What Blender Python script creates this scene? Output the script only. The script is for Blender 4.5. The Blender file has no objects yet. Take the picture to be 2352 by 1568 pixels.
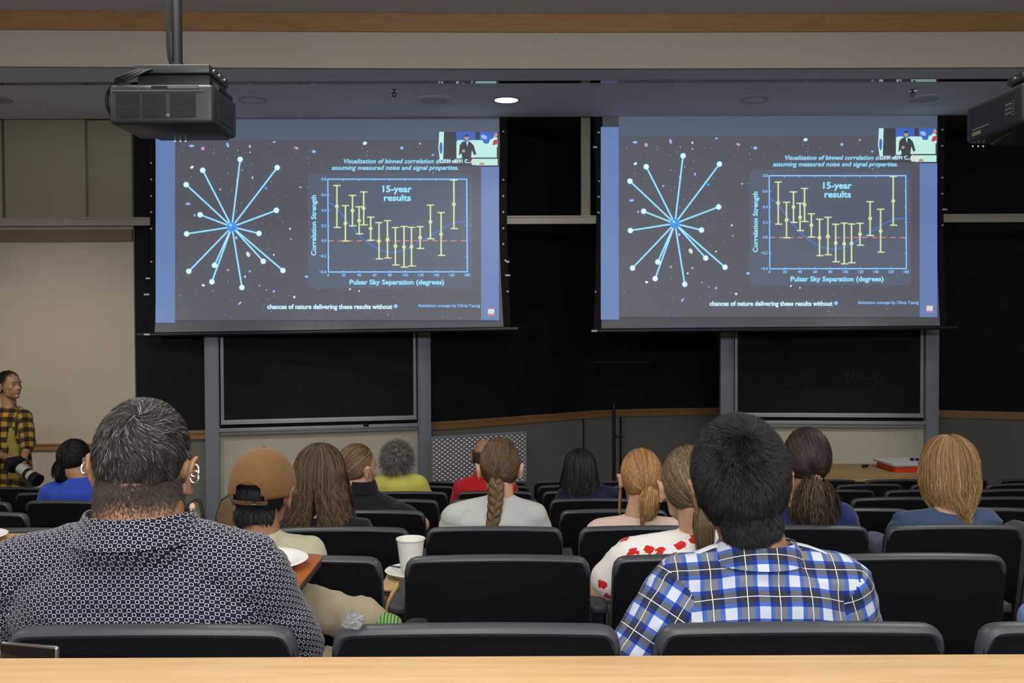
import bpy, bmesh, math, random
import numpy as np
from mathutils import Vector, Matrix, noise

random.seed(7)
rng = np.random.default_rng(7)
SC = bpy.context.scene
COL = SC.collection

# ------------------------------------------------------------------ camera
F_PX, W_PX, H_PX = 2200.0, 2352, 1568
CAM = Vector((0.0, 0.0, 2.19))
PITCH, ROLL = math.radians(1.3), 0.004
_F = Vector((0, math.cos(PITCH), -math.sin(PITCH)))
_R0, _U0 = Vector((1, 0, 0)), Vector((0, math.sin(PITCH), math.cos(PITCH)))
_R = _R0 * math.cos(ROLL) - _U0 * math.sin(ROLL)
_U = _U0 * math.cos(ROLL) + _R0 * math.sin(ROLL)
camd = bpy.data.cameras.new('camera')
camd.sensor_width = 36.0
camd.lens = 36.0 * F_PX / W_PX
camd.clip_start = 0.05
cam = bpy.data.objects.new('camera', camd)
COL.objects.link(cam)
cm = Matrix((_R, _U, -_F)).transposed().to_4x4()
cm.translation = CAM
cam.matrix_world = cm
SC.camera = cam

# ------------------------------------------------------------------ world, exposure
wd = bpy.data.worlds.new('world')
SC.world = wd
wd.use_nodes = True
wd.node_tree.nodes['Background'].inputs[0].default_value = (0.5, 0.55, 0.7, 1)
wd.node_tree.nodes['Background'].inputs[1].default_value = 0.02
SC.view_settings.view_transform = 'Standard'
SC.view_settings.look = 'None'
SC.view_settings.exposure = 0.0
SC.view_settings.gamma = 1.0
SC.view_settings.use_curve_mapping = False


def area(name, loc, size, power, color, rot=(0, 0, 0), sy=None):
    l = bpy.data.lights.new(name, 'AREA')
    l.energy = power
    l.color = color
    l.shape = 'RECTANGLE'
    l.size = size
    l.size_y = sy or size
    o = bpy.data.objects.new(name, l)
    o.location = loc
    o.rotation_euler = rot
    COL.objects.link(o)
    return o


# ceiling lamps over the seats and the camera (the room's own lights, above the frame) and an added left fill
WARM = (1.0, 0.93, 0.83)
area('ceiling_lamp_rear', (-0.6, 0.9, 4.5), 1.6, 60, WARM, (math.radians(10), 0, 0))
area('ceiling_lamp_rear_side', (2.4, 0.6, 4.5), 1.2, 36, WARM, (math.radians(8), 0, 0))
area('ceiling_lamp_middle', (-1.8, 4.5, 4.5), 1.0, 50, WARM)
area('ceiling_lamp_middle', (2.8, 4.5, 4.5), 1.0, 50, WARM)
area('fill_lamp_left', (-4.8, 3.2, 4.45), 0.8, 34, (1.0, 0.9, 0.8))  # added fill with no known fixture, lifts the left fascia and wall
# added unseen fill behind the camera, brightening the ceiling and the front of the room
area('rear_fill_area', (0.3, -2.3, 3.3), 5.0, 230, (0.93, 0.97, 1.0), (math.radians(98), 0, 0), 0.5)


def spot(name, loc, target, power, deg, blend=0.8, color=WARM, r=0.07):
    l = bpy.data.lights.new(name, 'SPOT')
    l.energy = power
    l.color = color
    l.spot_size = math.radians(deg)
    l.spot_blend = blend
    l.shadow_soft_size = r
    o = bpy.data.objects.new(name, l)
    o.location = loc
    o.rotation_euler = (Vector(target) - Vector(loc)).to_track_quat('-Z', 'Y').to_euler()
    COL.objects.link(o)


spot('downlight_lamp', (-0.05, 8.7, 4.12), (-0.05, 8.7, 0), 30, 120, 0.9)
spot('wall_spot', (-4.6, 5.6, 4.5), (-4.5, 9.5, 1.15), 330, 46, 0.9, (1.0, 0.86, 0.74), 0.2)
spot('board_fill_spot', (-2.0, 6.3, 4.5), (-1.95, 9.9, 0.55), 260, 26)  # unseen spots added to brighten the board bays and the table
spot('board_fill_spot', (3.3, 6.3, 4.5), (3.3, 9.9, 0.55), 300, 26)


def at(px, py, Y):
    """world point seen at photo pixel (px, py) at distance Y down the room"""
    d = _F + _R * ((px - W_PX / 2) / F_PX) - _U * ((py - H_PX / 2) / F_PX)
    return CAM + d * (Y / d.y)


# ------------------------------------------------------------------ materials
def s2l(c):
    return tuple(((v / 255) / 12.92 if v / 255 <= 0.04045 else ((v / 255 + 0.055) / 1.055) ** 2.4) for v in c)


MATS = {}


def M(name, col, rough=0.6, spec=0.4, metal=0.0, bump=None, var=None, emit=None, coat=0, stretch=None, trans=0, sheen=0, attr=False):
    if name in MATS:
        return MATS[name]
    m = bpy.data.materials.new(name)
    m.use_nodes = True
    nt = m.node_tree
    b = nt.nodes['Principled BSDF']
    b.inputs['Base Color'].default_value = (*col, 1)
    b.inputs['Roughness'].default_value = rough
    b.inputs['Specular IOR Level'].default_value = spec
    b.inputs['Metallic'].default_value = metal
    b.inputs['Coat Weight'].default_value = coat
    b.inputs['Transmission Weight'].default_value = trans
    b.inputs['Sheen Weight'].default_value = sheen
    tc = nt.nodes.new('ShaderNodeTexCoord')
    src = tc.outputs['Object']
    if stretch:
        mp = nt.nodes.new('ShaderNodeMapping')
        mp.inputs['Scale'].default_value = stretch
        nt.links.new(src, mp.inputs['Vector'])
        src = mp.outputs['Vector']
    if var:
        n = nt.nodes.new('ShaderNodeTexNoise')
        n.inputs['Scale'].default_value = var[0]
        n.inputs['Detail'].default_value = 5
        nt.links.new(src, n.inputs['Vector'])
        r = nt.nodes.new('ShaderNodeValToRGB')
        r.color_ramp.elements[0].position = 0.3
        r.color_ramp.elements[1].position = 0.7
        r.color_ramp.elements[0].color = (*col, 1)
        r.color_ramp.elements[1].color = (*var[1], 1)
        nt.links.new(n.outputs['Fac'], r.inputs['Fac'])
        nt.links.new(r.outputs['Color'], b.inputs['Base Color'])
    if attr:
        a = nt.nodes.new('ShaderNodeAttribute')
        a.attribute_name = 'tint'
        nt.links.new(a.outputs['Color'], b.inputs['Base Color'])
    if bump:
        n2 = nt.nodes.new('ShaderNodeTexNoise')
        n2.inputs['Scale'].default_value = bump[0]
        n2.inputs['Detail'].default_value = 3
        nt.links.new(src, n2.inputs['Vector'])
        bp = nt.nodes.new('ShaderNodeBump')
        bp.inputs['Strength'].default_value = bump[1]
        bp.inputs['Distance'].default_value = bump[2] if len(bump) > 2 else 0.004
        nt.links.new(n2.outputs['Fac'], bp.inputs['Height'])
        nt.links.new(bp.outputs['Normal'], b.inputs['Normal'])
    if emit:
        b.inputs['Emission Color'].default_value = (*emit[0], 1)
        b.inputs['Emission Strength'].default_value = emit[1]
    MATS[name] = m
    return m


def wood(name, c1, c2, axis=(1, 12, 12), rough=0.4, scale=6.0):
    m = M(name, c1, rough, 0.4, var=(scale, c2), stretch=axis)
    r = [n for n in m.node_tree.nodes if n.type == 'VALTORGB'][0]
    r.color_ramp.elements[0].position = 0.35
    r.color_ramp.elements[1].position = 0.75
    return m


# ------------------------------------------------------------------ mesh helpers
def finish(name, me, mats, parent=None, smooth=False):
    o = bpy.data.objects.new(name, me)
    for m in (mats if isinstance(mats, (list, tuple)) else [mats]):
        me.materials.append(m)
    COL.objects.link(o)
    if smooth:
        me.polygons.foreach_set('use_smooth', [True] * len(me.polygons))
    if parent is not None:
        o.parent = parent
        o.location = -parent.location if parent.parent is None else Vector((0, 0, 0))
    return o


class MB:
    """collects shapes; coordinates are world unless the thing is a prototype at the origin"""

    def __init__(s):
        s.v, s.f, s.mi = [], [], []
        s.cur = 0

    def add(s, vs, fs):
        n = len(s.v)
        s.v += [tuple(v) for v in vs]
        s.f += [tuple(i + n for i in f) for f in fs]
        s.mi += [s.cur] * len(fs)
        return s

    def box(s, lo, hi, mat=None):
        x0, y0, z0 = lo
        x1, y1, z1 = hi
        vs = [(x0, y0, z0), (x1, y0, z0), (x1, y1, z0), (x0, y1, z0), (x0, y0, z1), (x1, y0, z1), (x1, y1, z1), (x0, y1, z1)]
        if mat is not None:
            vs = [mat @ Vector(v) for v in vs]
        return s.add(vs, [(0, 3, 2, 1), (4, 5, 6, 7), (0, 1, 5, 4), (1, 2, 6, 5), (2, 3, 7, 6), (3, 0, 4, 7)])

    def cbox(s, c, size, mat=None):
        return s.box([c[i] - size[i] / 2 for i in range(3)], [c[i] + size[i] / 2 for i in range(3)], mat)

    def prism(s, poly, axis, a, b):
        """poly: 2D points in the other two axes, extruded along axis from a to b"""
        n = len(poly)

        def P(p, t):
            q = list(p)
            q.insert(axis, t)
            return tuple(q)
        vs = [P(p, a) for p in poly] + [P(p, b) for p in poly]
        fs = [tuple(range(n))[::-1], tuple(range(n, 2 * n))] + [(i, (i + 1) % n, n + (i + 1) % n, n + i) for i in range(n)]
        return s.add(vs, fs)

    def hexa(s, p):
        """8 corners: 0-3 near quad, 4-7 far quad"""
        return s.add(p, [(0, 1, 2, 3), (7, 6, 5, 4), (0, 4, 5, 1), (1, 5, 6, 2), (2, 6, 7, 3), (3, 7, 4, 0)])

    def tube(s, pts, r, n=10, closed=False, flat=None, up=None):
        pts = [Vector(p) for p in pts]
        K = len(pts)
        rs = r if isinstance(r, (list, tuple, np.ndarray)) else [r] * K
        vs, fs = [], []
        nrm = Vector(up) if up else None
        for k in range(K):
            a = pts[(k - 1) % K] if (closed or k > 0) else pts[k]
            b = pts[(k + 1) % K] if (closed or k < K - 1) else pts[k]
            t = (b - a).normalized()
            if nrm is None:
                nrm = t.orthogonal().normalized()
            nn = (nrm - t * nrm.dot(t))
            nn = nn.normalized() if nn.length > 1e-6 else t.orthogonal().normalized()
            if not up:
                nrm = nn
            bb = t.cross(nn)
            for i in range(n):
                an = 2 * math.pi * i / n
                e = flat or (1, 1)
                vs.append(pts[k] + nn * (math.cos(an) * rs[k] * e[0]) + bb * (math.sin(an) * rs[k] * e[1]))
        for k in range(K if closed else K - 1):
            k2 = (k + 1) % K
            for i in range(n):
                j = (i + 1) % n
                fs.append((k * n + i, k * n + j, k2 * n + j, k2 * n + i))
        if not closed:
            fs.append(tuple(range(n))[::-1])
            fs.append(tuple((K - 1) * n + i for i in range(n)))
        return s.add(vs, fs)

    def cyl(s, a, b, r, r2=None, n=24):
        return s.tube([a, b], [r, r if r2 is None else r2], n)

    def lathe(s, c, prof, n=32, axis=None):
        """prof: (radius, height) pairs about a vertical axis through c"""
        vs, fs = [], []
        K = len(prof)
        for r, h in prof:
            for i in range(n):
                a = 2 * math.pi * i / n
                v = Vector((r * math.cos(a), r * math.sin(a), h))
                if axis is not None:
                    v = axis @ v
                vs.append(v + Vector(c))
        for k in range(K - 1):
            for i in range(n):
                j = (i + 1) % n
                fs.append((k * n + i, k * n + j, (k + 1) * n + j, (k + 1) * n + i))
        fs.append(tuple(range(n))[::-1])
        fs.append(tuple((K - 1) * n + i for i in range(n)))
        return s.add(vs, fs)

    def ball(s, c, r, rot=None, nu=20, nv=12):
        r = r if isinstance(r, (tuple, list)) else (r, r, r)
        vs, fs = [], []
        for j in range(1, nv):
            ph = math.pi * j / nv
            for i in range(nu):
                th = 2 * math.pi * i / nu
                v = Vector((r[0] * math.sin(ph) * math.cos(th), r[1] * math.sin(ph) * math.sin(th), r[2] * math.cos(ph)))
                vs.append(v)
        vs += [Vector((0, 0, r[2])), Vector((0, 0, -r[2]))]
        if rot is not None:
            vs = [rot @ v for v in vs]
        vs = [v + Vector(c) for v in vs]
        for j in range(nv - 2):
            for i in range(nu):
                k = (i + 1) % nu
                fs.append((j * nu + i, (j + 1) * nu + i, (j + 1) * nu + k, j * nu + k))
        T, B = len(vs) - 2, len(vs) - 1
        for i in range(nu):
            k = (i + 1) % nu
            fs.append((T, i, k))
            fs.append((B, (nv - 2) * nu + k, (nv - 2) * nu + i))
        return s.add(vs, fs)

    def capsule(s, a, b, ra, rb, n=16, flat=(1, 1), up=None):
        """tapered limb with round ends"""
        a, b = Vector(a), Vector(b)
        t = (b - a).normalized()
        pts, rs = [], []
        for k in range(5):
            an = math.pi / 2 * (1 - k / 4)
            pts.append(a - t * (ra * math.sin(an)))
            rs.append(max(ra * math.cos(an), ra * 0.05))
        for k in range(5):
            an = math.pi / 2 * k / 4
            pts.append(b + t * (rb * math.sin(an)))
            rs.append(max(rb * math.cos(an), rb * 0.05))
        return s.tube(pts, rs, n, flat=flat, up=up)

    def loft(s, secs, n=28, e=2.3):
        """secs: (center, half width x, half depth y) stacked; superellipse sections, optional lean angle"""
        vs, fs = [], []
        for sec in secs:
            c, a, b = sec[:3]
            for i in range(n):
                t = 2 * math.pi * i / n
                ct, st = math.cos(t), math.sin(t)
                x = a * math.copysign(abs(ct) ** (2 / e), ct)
                y = b * math.copysign(abs(st) ** (2 / e), st)
                dz = sec[3] * x if len(sec) > 3 else 0
                vs.append(Vector(c) + Vector((x, y, dz)))
        K = len(secs)
        for k in range(K - 1):
            for i in range(n):
                j = (i + 1) % n
                fs.append((k * n + i, k * n + j, (k + 1) * n + j, (k + 1) * n + i))
        fs.append(tuple(range(n))[::-1])
        fs.append(tuple((K - 1) * n + i for i in range(n)))
        return s.add(vs, fs)

    def mesh(s, name):
        me = bpy.data.meshes.new(name)
        me.from_pydata(s.v, [], s.f)
        if any(s.mi):
            me.polygons.foreach_set('material_index', s.mi)
        me.update()
        return me

    def build(s, name, mats, parent=None, smooth=False, bevel=0, seg=2):
        me = s.mesh(name)
        bm = bmesh.new()
        bm.from_mesh(me)
        bmesh.ops.recalc_face_normals(bm, faces=bm.faces)
        if bevel:
            ed = [e for e in bm.edges if len(e.link_faces) == 2 and e.calc_face_angle(0) > 0.5]
            bmesh.ops.bevel(bm, geom=ed, offset=bevel, segments=seg, affect='EDGES', profile=0.5, clamp_overlap=True)
        bm.to_mesh(me)
        bm.free()
        o = finish(name, me, mats, parent, smooth or bool(bevel))
        if smooth or bevel:
            try:
                me.set_sharp_from_angle(angle=math.radians(50))
            except Exception:
                pass
        return o


def tag(o, label=None, cat=None, group=None, kind=None):
    if label:
        o['label'] = label
    if cat:
        o['category'] = cat
    if group:
        o['group'] = group
    if kind:
        o['kind'] = kind
    return o


def thing(name, loc, label, cat, group=None):
    o = bpy.data.objects.new(name, None)
    o.empty_display_size = 0.1
    o.location = loc
    COL.objects.link(o)
    return tag(o, label, cat, group)


def struct(name, mb, m, **k):
    return tag(mb.build(name, m, **k), kind='structure')
# ------------------------------------------------------------------ rows of seats: distances and levels
def row_y(k):
    return 1.61 + 0.92 * (k - 1)


def row_top(k):
    return 2.19 - (0.517 + 0.122 * (k - 1)) + (0.013 if k > 1 else 0)


def row_floor(k):
    return row_top(k) - 0.84


FLOOR0 = row_floor(8)

# ------------------------------------------------------------------ setting materials
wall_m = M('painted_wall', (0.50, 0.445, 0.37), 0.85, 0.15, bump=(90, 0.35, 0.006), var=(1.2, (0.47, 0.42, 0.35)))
wall_g = M('recess_wall_grey', (0.17, 0.17, 0.15), 0.85, 0.15, bump=(90, 0.35, 0.006))  # recess wall, a darker grey than the other walls
ceil_m = M('painted_ceiling', (0.70, 0.71, 0.75), 0.85, 0.15, bump=(70, 0.3, 0.005))
fascia_m = M('painted_fascia', (0.48, 0.44, 0.38), 0.85, 0.15, bump=(80, 0.3, 0.006))
band_m = wood('oak_band', (0.36, 0.20, 0.085), (0.27, 0.145, 0.058), (0.6, 8, 8), 0.5)
rail_m = wood('oak_rail', (0.30, 0.16, 0.065), (0.22, 0.115, 0.045), (0.6, 8, 8), 0.5)
carpet_m = M('dark_carpet', (0.025, 0.026, 0.032), 0.95, 0.1, bump=(300, 0.5), var=(60, (0.04, 0.04, 0.05)))
board_m = M('chalkboard_slate', (0.0075, 0.0085, 0.011), 0.75, 0.15, var=(2.5, (0.011, 0.012, 0.014)))
steel_m = M('grey_board_frame', (0.22, 0.245, 0.285), 0.45, 0.5)
bar_m = M('pale_track_paint', (0.36, 0.345, 0.29), 0.6, 0.3)
dark_m = M('dark_void', (0.012, 0.012, 0.014), 0.9, 0.1)


def poly_wall(pts, z0, z1, th=0.12):
    """wall following a polyline, thickness away from the viewer"""
    mb = MB()
    for (xa, ya), (xb, yb) in zip(pts[:-1], pts[1:]):
        mb.hexa([(xa, ya, z0), (xb, yb, z0), (xb, yb, z1), (xa, ya, z1),
                 (xa, ya + th, z0), (xb, yb + th, z0), (xb, yb + th, z1), (xa, ya + th, z1)])
    return mb


def interp(pts, n=6):
    """smooth curve through points (Catmull-Rom) as a list of 2D points"""
    P = [Vector(p) for p in pts]
    out = []
    for i in range(len(P) - 1):
        p0, p1, p2, p3 = P[max(i - 1, 0)], P[i], P[i + 1], P[min(i + 2, len(P) - 1)]
        for k in range(n):
            t = k / n
            out.append(0.5 * ((2 * p1) + (p2 - p0) * t + (2 * p0 - 5 * p1 + 4 * p2 - p3) * t * t + (3 * p1 - p0 - 3 * p2 + p3) * t ** 3))
    out.append(P[-1])
    return out


# floor: one stepped mesh
mb = MB()
XL, XR = -5.9, 6.6
for k in range(0, 9):
    y0 = row_y(k) - 0.32 if k > 0 else -2.6
    y1 = row_y(k + 1) - 0.32
    z = row_floor(k)
    if k == 8:
        y1 = 12.4
    mb.box((XL, y0, FLOOR0 - 0.3), (XR, y1, z))
struct('floor', mb, carpet_m)
# side and rear walls
struct('wall_left', MB().box((XL - 0.12, -2.6, FLOOR0 - 0.3), (XL, 12.4, 5.1)), wall_m)
struct('wall_right', MB().box((XR, -2.6, FLOOR0 - 0.3), (XR + 0.12, 12.4, 5.1)), wall_m)
struct('wall_rear', MB().box((XL, -2.72, FLOOR0 - 0.3), (XR, -2.6, 5.1)), wall_m)
# high ceiling over the seats and over the recess
fpts = interp([(XL, 7.40), (-4.1, 7.47), (0, 7.60), (4.1, 7.62), (XR, 7.60)])
struct('ceiling', MB().box((XL, -2.6, 4.60), (XR, 7.75, 4.72)).box((XL, 7.75, 4.95), (XR, 12.4, 5.1)), ceil_m)
SOF = 4.175
mb = MB()
for a, b in zip(fpts[:-1], fpts[1:]):
    mb.hexa([(a[0], a[1] + 0.02, SOF), (b[0], b[1] + 0.02, SOF), (b[0], b[1] + 0.02, 4.456), (a[0], a[1] + 0.02, 4.456),
             (a[0], a[1] + 0.06, SOF), (b[0], b[1] + 0.06, SOF), (b[0], b[1] + 0.06, 4.456), (a[0], a[1] + 0.06, 4.456)])
struct('wall_fascia', mb, fascia_m)
mb = MB()
for a, b in zip(fpts[:-1], fpts[1:]):
    mb.hexa([(a[0], a[1], 4.456), (b[0], b[1], 4.456), (b[0], b[1], 4.5985), (a[0], a[1], 4.5985),
             (a[0], 7.8, 4.456), (b[0], 7.8, 4.456), (b[0], 7.8, 4.5985), (a[0], 7.8, 4.5985)])
struct('trim_1', mb, band_m)
# soffit with the open slot of the air diffuser
SY0, SY1 = 8.0, 8.09
soffit_m = M('painted_soffit', (0.74, 0.76, 0.82), 0.8, 0.2, bump=(70, 0.3, 0.005))
mb = MB().box((XL, 7.8, SOF), (XR, SY0, SOF + 0.08)).box((XL, SY1, SOF), (XR, 9.436, SOF + 0.08)).box((XL, 9.40, SOF + 0.08), (XR, 9.436, 4.95))
for a, b in zip(fpts[:-1], fpts[1:]):
    mb.hexa([(a[0], a[1] + 0.06, SOF), (b[0], b[1] + 0.06, SOF), (b[0], b[1] + 0.06, SOF + 0.08), (a[0], a[1] + 0.06, SOF + 0.08),
             (a[0], 7.8, SOF), (b[0], 7.8, SOF), (b[0], 7.8, SOF + 0.08), (a[0], 7.8, SOF + 0.08)])
struct('ceiling_soffit', mb, soffit_m)
slot_m = M('black_gloss_slot', (0.015, 0.015, 0.018), 0.12, 0.6, metal=0.6)
t = thing('air_slot_diffuser', (0, 8.045, SOF), 'long thin black slot diffuser running across the lowered ceiling above both screens', 'air vent')
MB().box((XL, SY0, SOF + 0.03), (XR, SY1, SOF + 0.07)).build('slot_back', slot_m, t)
for yy in (SY0 + 0.002, SY0 + 0.030, SY0 + 0.060):
    MB().box((XL, yy, SOF - 0.004), (XR, yy + 0.018, SOF + 0.03)).build('slot_blade', M('slot_blade_metal', (0.34, 0.35, 0.39), 0.03, 0.6, metal=1.0), t)

# front wall on the left, with its stepped upper panels
WL = 9.58
xc = at(308, 700, WL).x
xe = XL
mb = MB().box((xe, WL, FLOOR0), (xc, WL + 0.12, 4.95))
# return of the corner toward the recess
mb.box((xc - 0.12, WL + 0.12, FLOOR0), (xc, WL + 0.42, 4.95))
struct('wall_front', mb, wall_m)
xp0, xp1 = at(12, 400, WL - 0.07).x, at(197, 400, WL - 0.07).x
zt = 3.205
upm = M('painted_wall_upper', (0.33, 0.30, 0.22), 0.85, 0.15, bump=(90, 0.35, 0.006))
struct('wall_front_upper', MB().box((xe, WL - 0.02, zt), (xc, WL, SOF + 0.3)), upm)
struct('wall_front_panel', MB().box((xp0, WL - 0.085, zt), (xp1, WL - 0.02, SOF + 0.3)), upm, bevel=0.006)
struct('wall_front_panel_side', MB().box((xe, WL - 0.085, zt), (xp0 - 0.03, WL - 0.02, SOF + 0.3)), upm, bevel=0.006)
struct('trim_2', MB().box((xe, WL - 0.03, 2.985), (xc, WL, 3.105)), M('dull_brown_strip', (0.19, 0.135, 0.085), 0.6, 0.3))  # dull brown strip along the wall below the track bar
# oak chair rail with two mouldings
mb = MB().box((xe, WL - 0.022, 0.905), (xc, WL, 0.965)).box((xe, WL - 0.034, 0.952), (xc, WL - 0.02, 0.972)).box((xe, WL - 0.03, 0.900), (xc, WL - 0.02, 0.916))
struct('trim_3', mb, rail_m, bevel=0.003)
struct('baseboard_front', MB().box((xe, WL - 0.015, FLOOR0), (xc, WL, FLOOR0 + 0.1)), dark_m)

# curved recess wall: plaster below, oak rail, dark chalkboards above
arc = interp([(xc, 9.64), (-3.15, 9.80), (-2.1, 10.02), (-0.88, 10.50), (0.3, 11.25), (1.26, 11.85), (2.63, 12.05), (4.0, 11.95), (5.2, 11.62), (XR, 11.1)])
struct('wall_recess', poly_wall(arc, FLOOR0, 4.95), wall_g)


def along(pts, off, z0, z1):
    q = [(p[0], p[1] - off) for p in pts]
    return poly_wall(q, z0, z1, off - 0.001 if off > 0.002 else 0.002)


mb = along(arc, 0.035, 1.0, 1.075)
mb2 = along(arc, 0.05, 1.045, 1.065)
mb.add(mb2.v, mb2.f)
mb2 = along(arc, 0.045, 0.985, 1.0)
mb.add(mb2.v, mb2.f)
struct('trim_4', mb, rail_m)
t = thing('curved_chalkboard', (1.2, 11.8, 1.08), 'huge unlit black chalkboard wrapping the curved recess behind the screens', 'chalkboard')
along(arc, 0.03, 1.076, 2.75).build('lower_board', board_m, t)
along(arc, 0.032, 2.7505, 4.40).build('upper_board', board_m, t)
along(arc, 0.04, 4.40, 4.46).build('top_rail', M('dim_brown_rail', (0.09, 0.06, 0.045), 0.6, 0.3), t)
# faint mark on the board
a, b = at(1320, 832, 11.4), at(1485, 831, 11.7)
p0 = min(arc, key=lambda p: abs(p[0] - a.x))
p1 = min(arc, key=lambda p: abs(p[0] - b.x))
z = at(1400, 832, 11.75).z
MB().box((p0[0], 11.70, z), (p1[0], 11.712, z + 0.008)).build('board_seam', M('faint_chalk', (0.05, 0.05, 0.05), 0.9), t)
# door seams in the plaster under the centre board
for px_ in (1338, 1426):
    p = at(px_, 1000, 11.8)
    yy = min(arc, key=lambda q: abs(q[0] - p.x))[1]
    tag(MB().box((p.x - 0.006, 11.60 if px_ < 1400 else 11.78, 0.0), (p.x + 0.006, 11.9, 0.98)).build('trim_5' if px_ < 1400 else 'trim_6', dark_m), kind='structure')

# pale track running straight across the room behind the screens
zb = 3.175
t = thing('board_track_bar', (0, 9.52, zb), 'pale straight metal track bar crossing behind the screens', 'track bar')
MB().box((XL, 9.50, zb - 0.038), (XR, 9.54, zb + 0.038)).box((XL, 9.49, zb + 0.03), (XR, 9.545, zb + 0.042)).build('rail', bar_m, t)
MB().box((at(176, 500, 9.43).x, 9.48, zb + 0.028), (at(206, 500, 9.43).x, 9.545, zb + 0.045)).build('joint_plate', bar_m, t)
xv0, xv1 = at(1335, 400, 9.5).x, at(1356, 400, 9.5).x
MB().box((xv0, 9.51, zb + 0.038), (xv1, 9.57, 4.95)).build('hanger_post', M('dim_post_paint', (0.27, 0.25, 0.20), 0.7, 0.3), t)


# sliding chalkboard units standing in two bays
def board_unit(p0, p1, label, zg, writing=False):
    v = Vector((p1[0] - p0[0], p1[1] - p0[1], 0))
    L = v.length
    ang = math.atan2(v.y, v.x)
    MX = Matrix.Translation((p0[0], p0[1], 0)) @ Matrix.Rotation(ang, 4, 'Z')

    def bx(lo, hi):
        return MB().box(lo, hi, MX)
    t = thing('chalkboard_unit', (p0[0], p0[1], FLOOR0), label, 'chalkboard', 'sliding chalkboard units')
    zt_, gap, tr = zg + 0.05, zg, zg - 0.045
    H = 4.10
    pw = 0.14
    for x0 in (0, L - pw):
        mb = bx((x0, 0, FLOOR0), (x0 + pw, 0.14, H))
        mb.box((x0 + (pw - 0.012 if x0 == 0 else 0), -0.012, FLOOR0), (x0 + (pw if x0 == 0 else 0.012), 0, H), MX)
        mb.build('post', steel_m, t, bevel=0.004)
    # plaster panel between the posts
    bx((pw, 0.05, FLOOR0), (L - pw, 0.12, tr - 0.02)).build('back_panel', M('bay_plaster', (0.42, 0.40, 0.33), 0.85, 0.15, bump=(110, 0.35, 0.005)), t)
    # fixed board behind, seen in the gap under the sliding board
    bx((pw, 0.09, tr - 0.02), (L - pw, 0.12, H)).build('rear_board', board_m, t)
    # sliding front board
    b = bx((pw + 0.045, 0.03, zt_), (L - pw - 0.045, 0.045, zt_ + 1.25)).build('sliding_board', board_m, t)
    mb = bx((pw + 0.012, 0.015, zt_ - 0.045), (L - pw - 0.012, 0.05, zt_))
    for x0 in (pw + 0.012, L - pw - 0.045):
        mb.box((x0, 0.018, zt_), (x0 + 0.033, 0.05, zt_ + 1.3), MX)
    mb.box((pw + 0.012, 0.018, zt_ + 1.25), (L - pw - 0.012, 0.05, zt_ + 1.3), MX)
    mb.box((pw + 0.012, 0.008, zt_ - 0.045), (L - pw - 0.012, 0.016, zt_ - 0.037), MX)
    mb.build('board_frame', M('board_edge_metal', (0.30, 0.31, 0.31), 0.4, 0.5), b, bevel=0.002)
    # chalk tray
    mb = bx((pw + 0.0, -0.035, tr - 0.02), (L - pw, 0.08, tr))
    mb.box((pw, -0.04, tr - 0.02), (L - pw, -0.03, tr + 0.018), MX)
    mb.box((pw + 0.01, -0.012, tr - 0.055), (L - pw - 0.01, 0.03, tr - 0.02), MX)
    tr_o = mb.build('chalk_tray', M('tray_metal', (0.24, 0.25, 0.26), 0.4, 0.5), t, bevel=0.003)
    if writing:
        mb = MB()
        strokes = [[(1943, 856), (1948, 892)], [(1943, 862), (1950, 853), (1960, 853), (1957, 868), (1948, 872)],
                   [(1968, 866), (1983, 862)], [(1990, 870), (2022, 860)], [(2008, 864), (2003, 890)], [(2008, 872), (2024, 886)]]
        for st in strokes:
            w = []
            for (x_, y_) in st:
                q = at(x_, y_, (p0[1] + p1[1]) / 2 + 0.02)
                fr = (q.x - p0[0]) / v.x
                q.y = p0[1] + v.y * fr + 0.027
                q.z = q.z
                w.append(q)
            mb.tube(w, 0.004, 5)
        mb.build('chalk_writing', M('faint_chalk_white', (0.045, 0.047, 0.05), 0.9), b)
    return t


pa, pb = at(470, 900, 9.62), at(990, 900, 10.12)
board_unit((pa.x, pa.y), (pb.x, pb.y), 'grey-framed sliding chalkboard between two posts below the left-hand screen', 1.135)
pa, pb = at(1655, 900, 10.3), at(2157, 900, 10.1)
board_unit((pa.x, pa.y), (pb.x, pb.y), 'grey-framed sliding chalkboard with faint scribbles behind the wooden table', 1.13, True)
o = tag(MB().box((at(828, 979, 10.0).x, 9.925, 1.085), (at(845, 979, 10.0).x + 0.02, 9.965, 1.112)).build('board_eraser', M('eraser_felt', (0.01, 0.01, 0.012), 0.9), bevel=0.004),
        'black felt eraser lying on the chalk tray below the left screen', 'eraser')

# thin black microphone stand and the flush black conduit at the centre
t = thing('floor_pole', (at(1410, 1000, 10.9).x, 10.9, FLOOR0), 'tall thin black pole standing in front of the centre recess', 'pole')
x0 = t.location.x
MB().cyl((x0, 10.9, FLOOR0), (x0, 10.9, FLOOR0 + 1.25), 0.02).build('pole', M('black_metal', (0.008, 0.008, 0.01), 0.5), t, True)
MB().lathe((x0, 10.9, FLOOR0), [(0.16, 0), (0.16, 0.015), (0.03, 0.03), (0.02, 0.05)]).build('round_base', M('black_metal', (0, 0, 0)), t, True)
x0 = at(1424, 1000, 10.7).x
t = thing('microphone_stand', (x0, 10.7, FLOOR0), 'slender black microphone stand with a clamp knob beside the tall pole', 'microphone stand')
MB().cyl((x0, 10.7, FLOOR0), (x0, 10.7, FLOOR0 + 0.92), 0.007).build('stand_tube', M('black_metal', (0, 0, 0)), t, True)
MB().lathe((x0, 10.7, FLOOR0), [(0.13, 0), (0.13, 0.012), (0.02, 0.03), (0.01, 0.05)]).build('round_base', M('black_metal', (0, 0, 0)), t, True)
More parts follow.
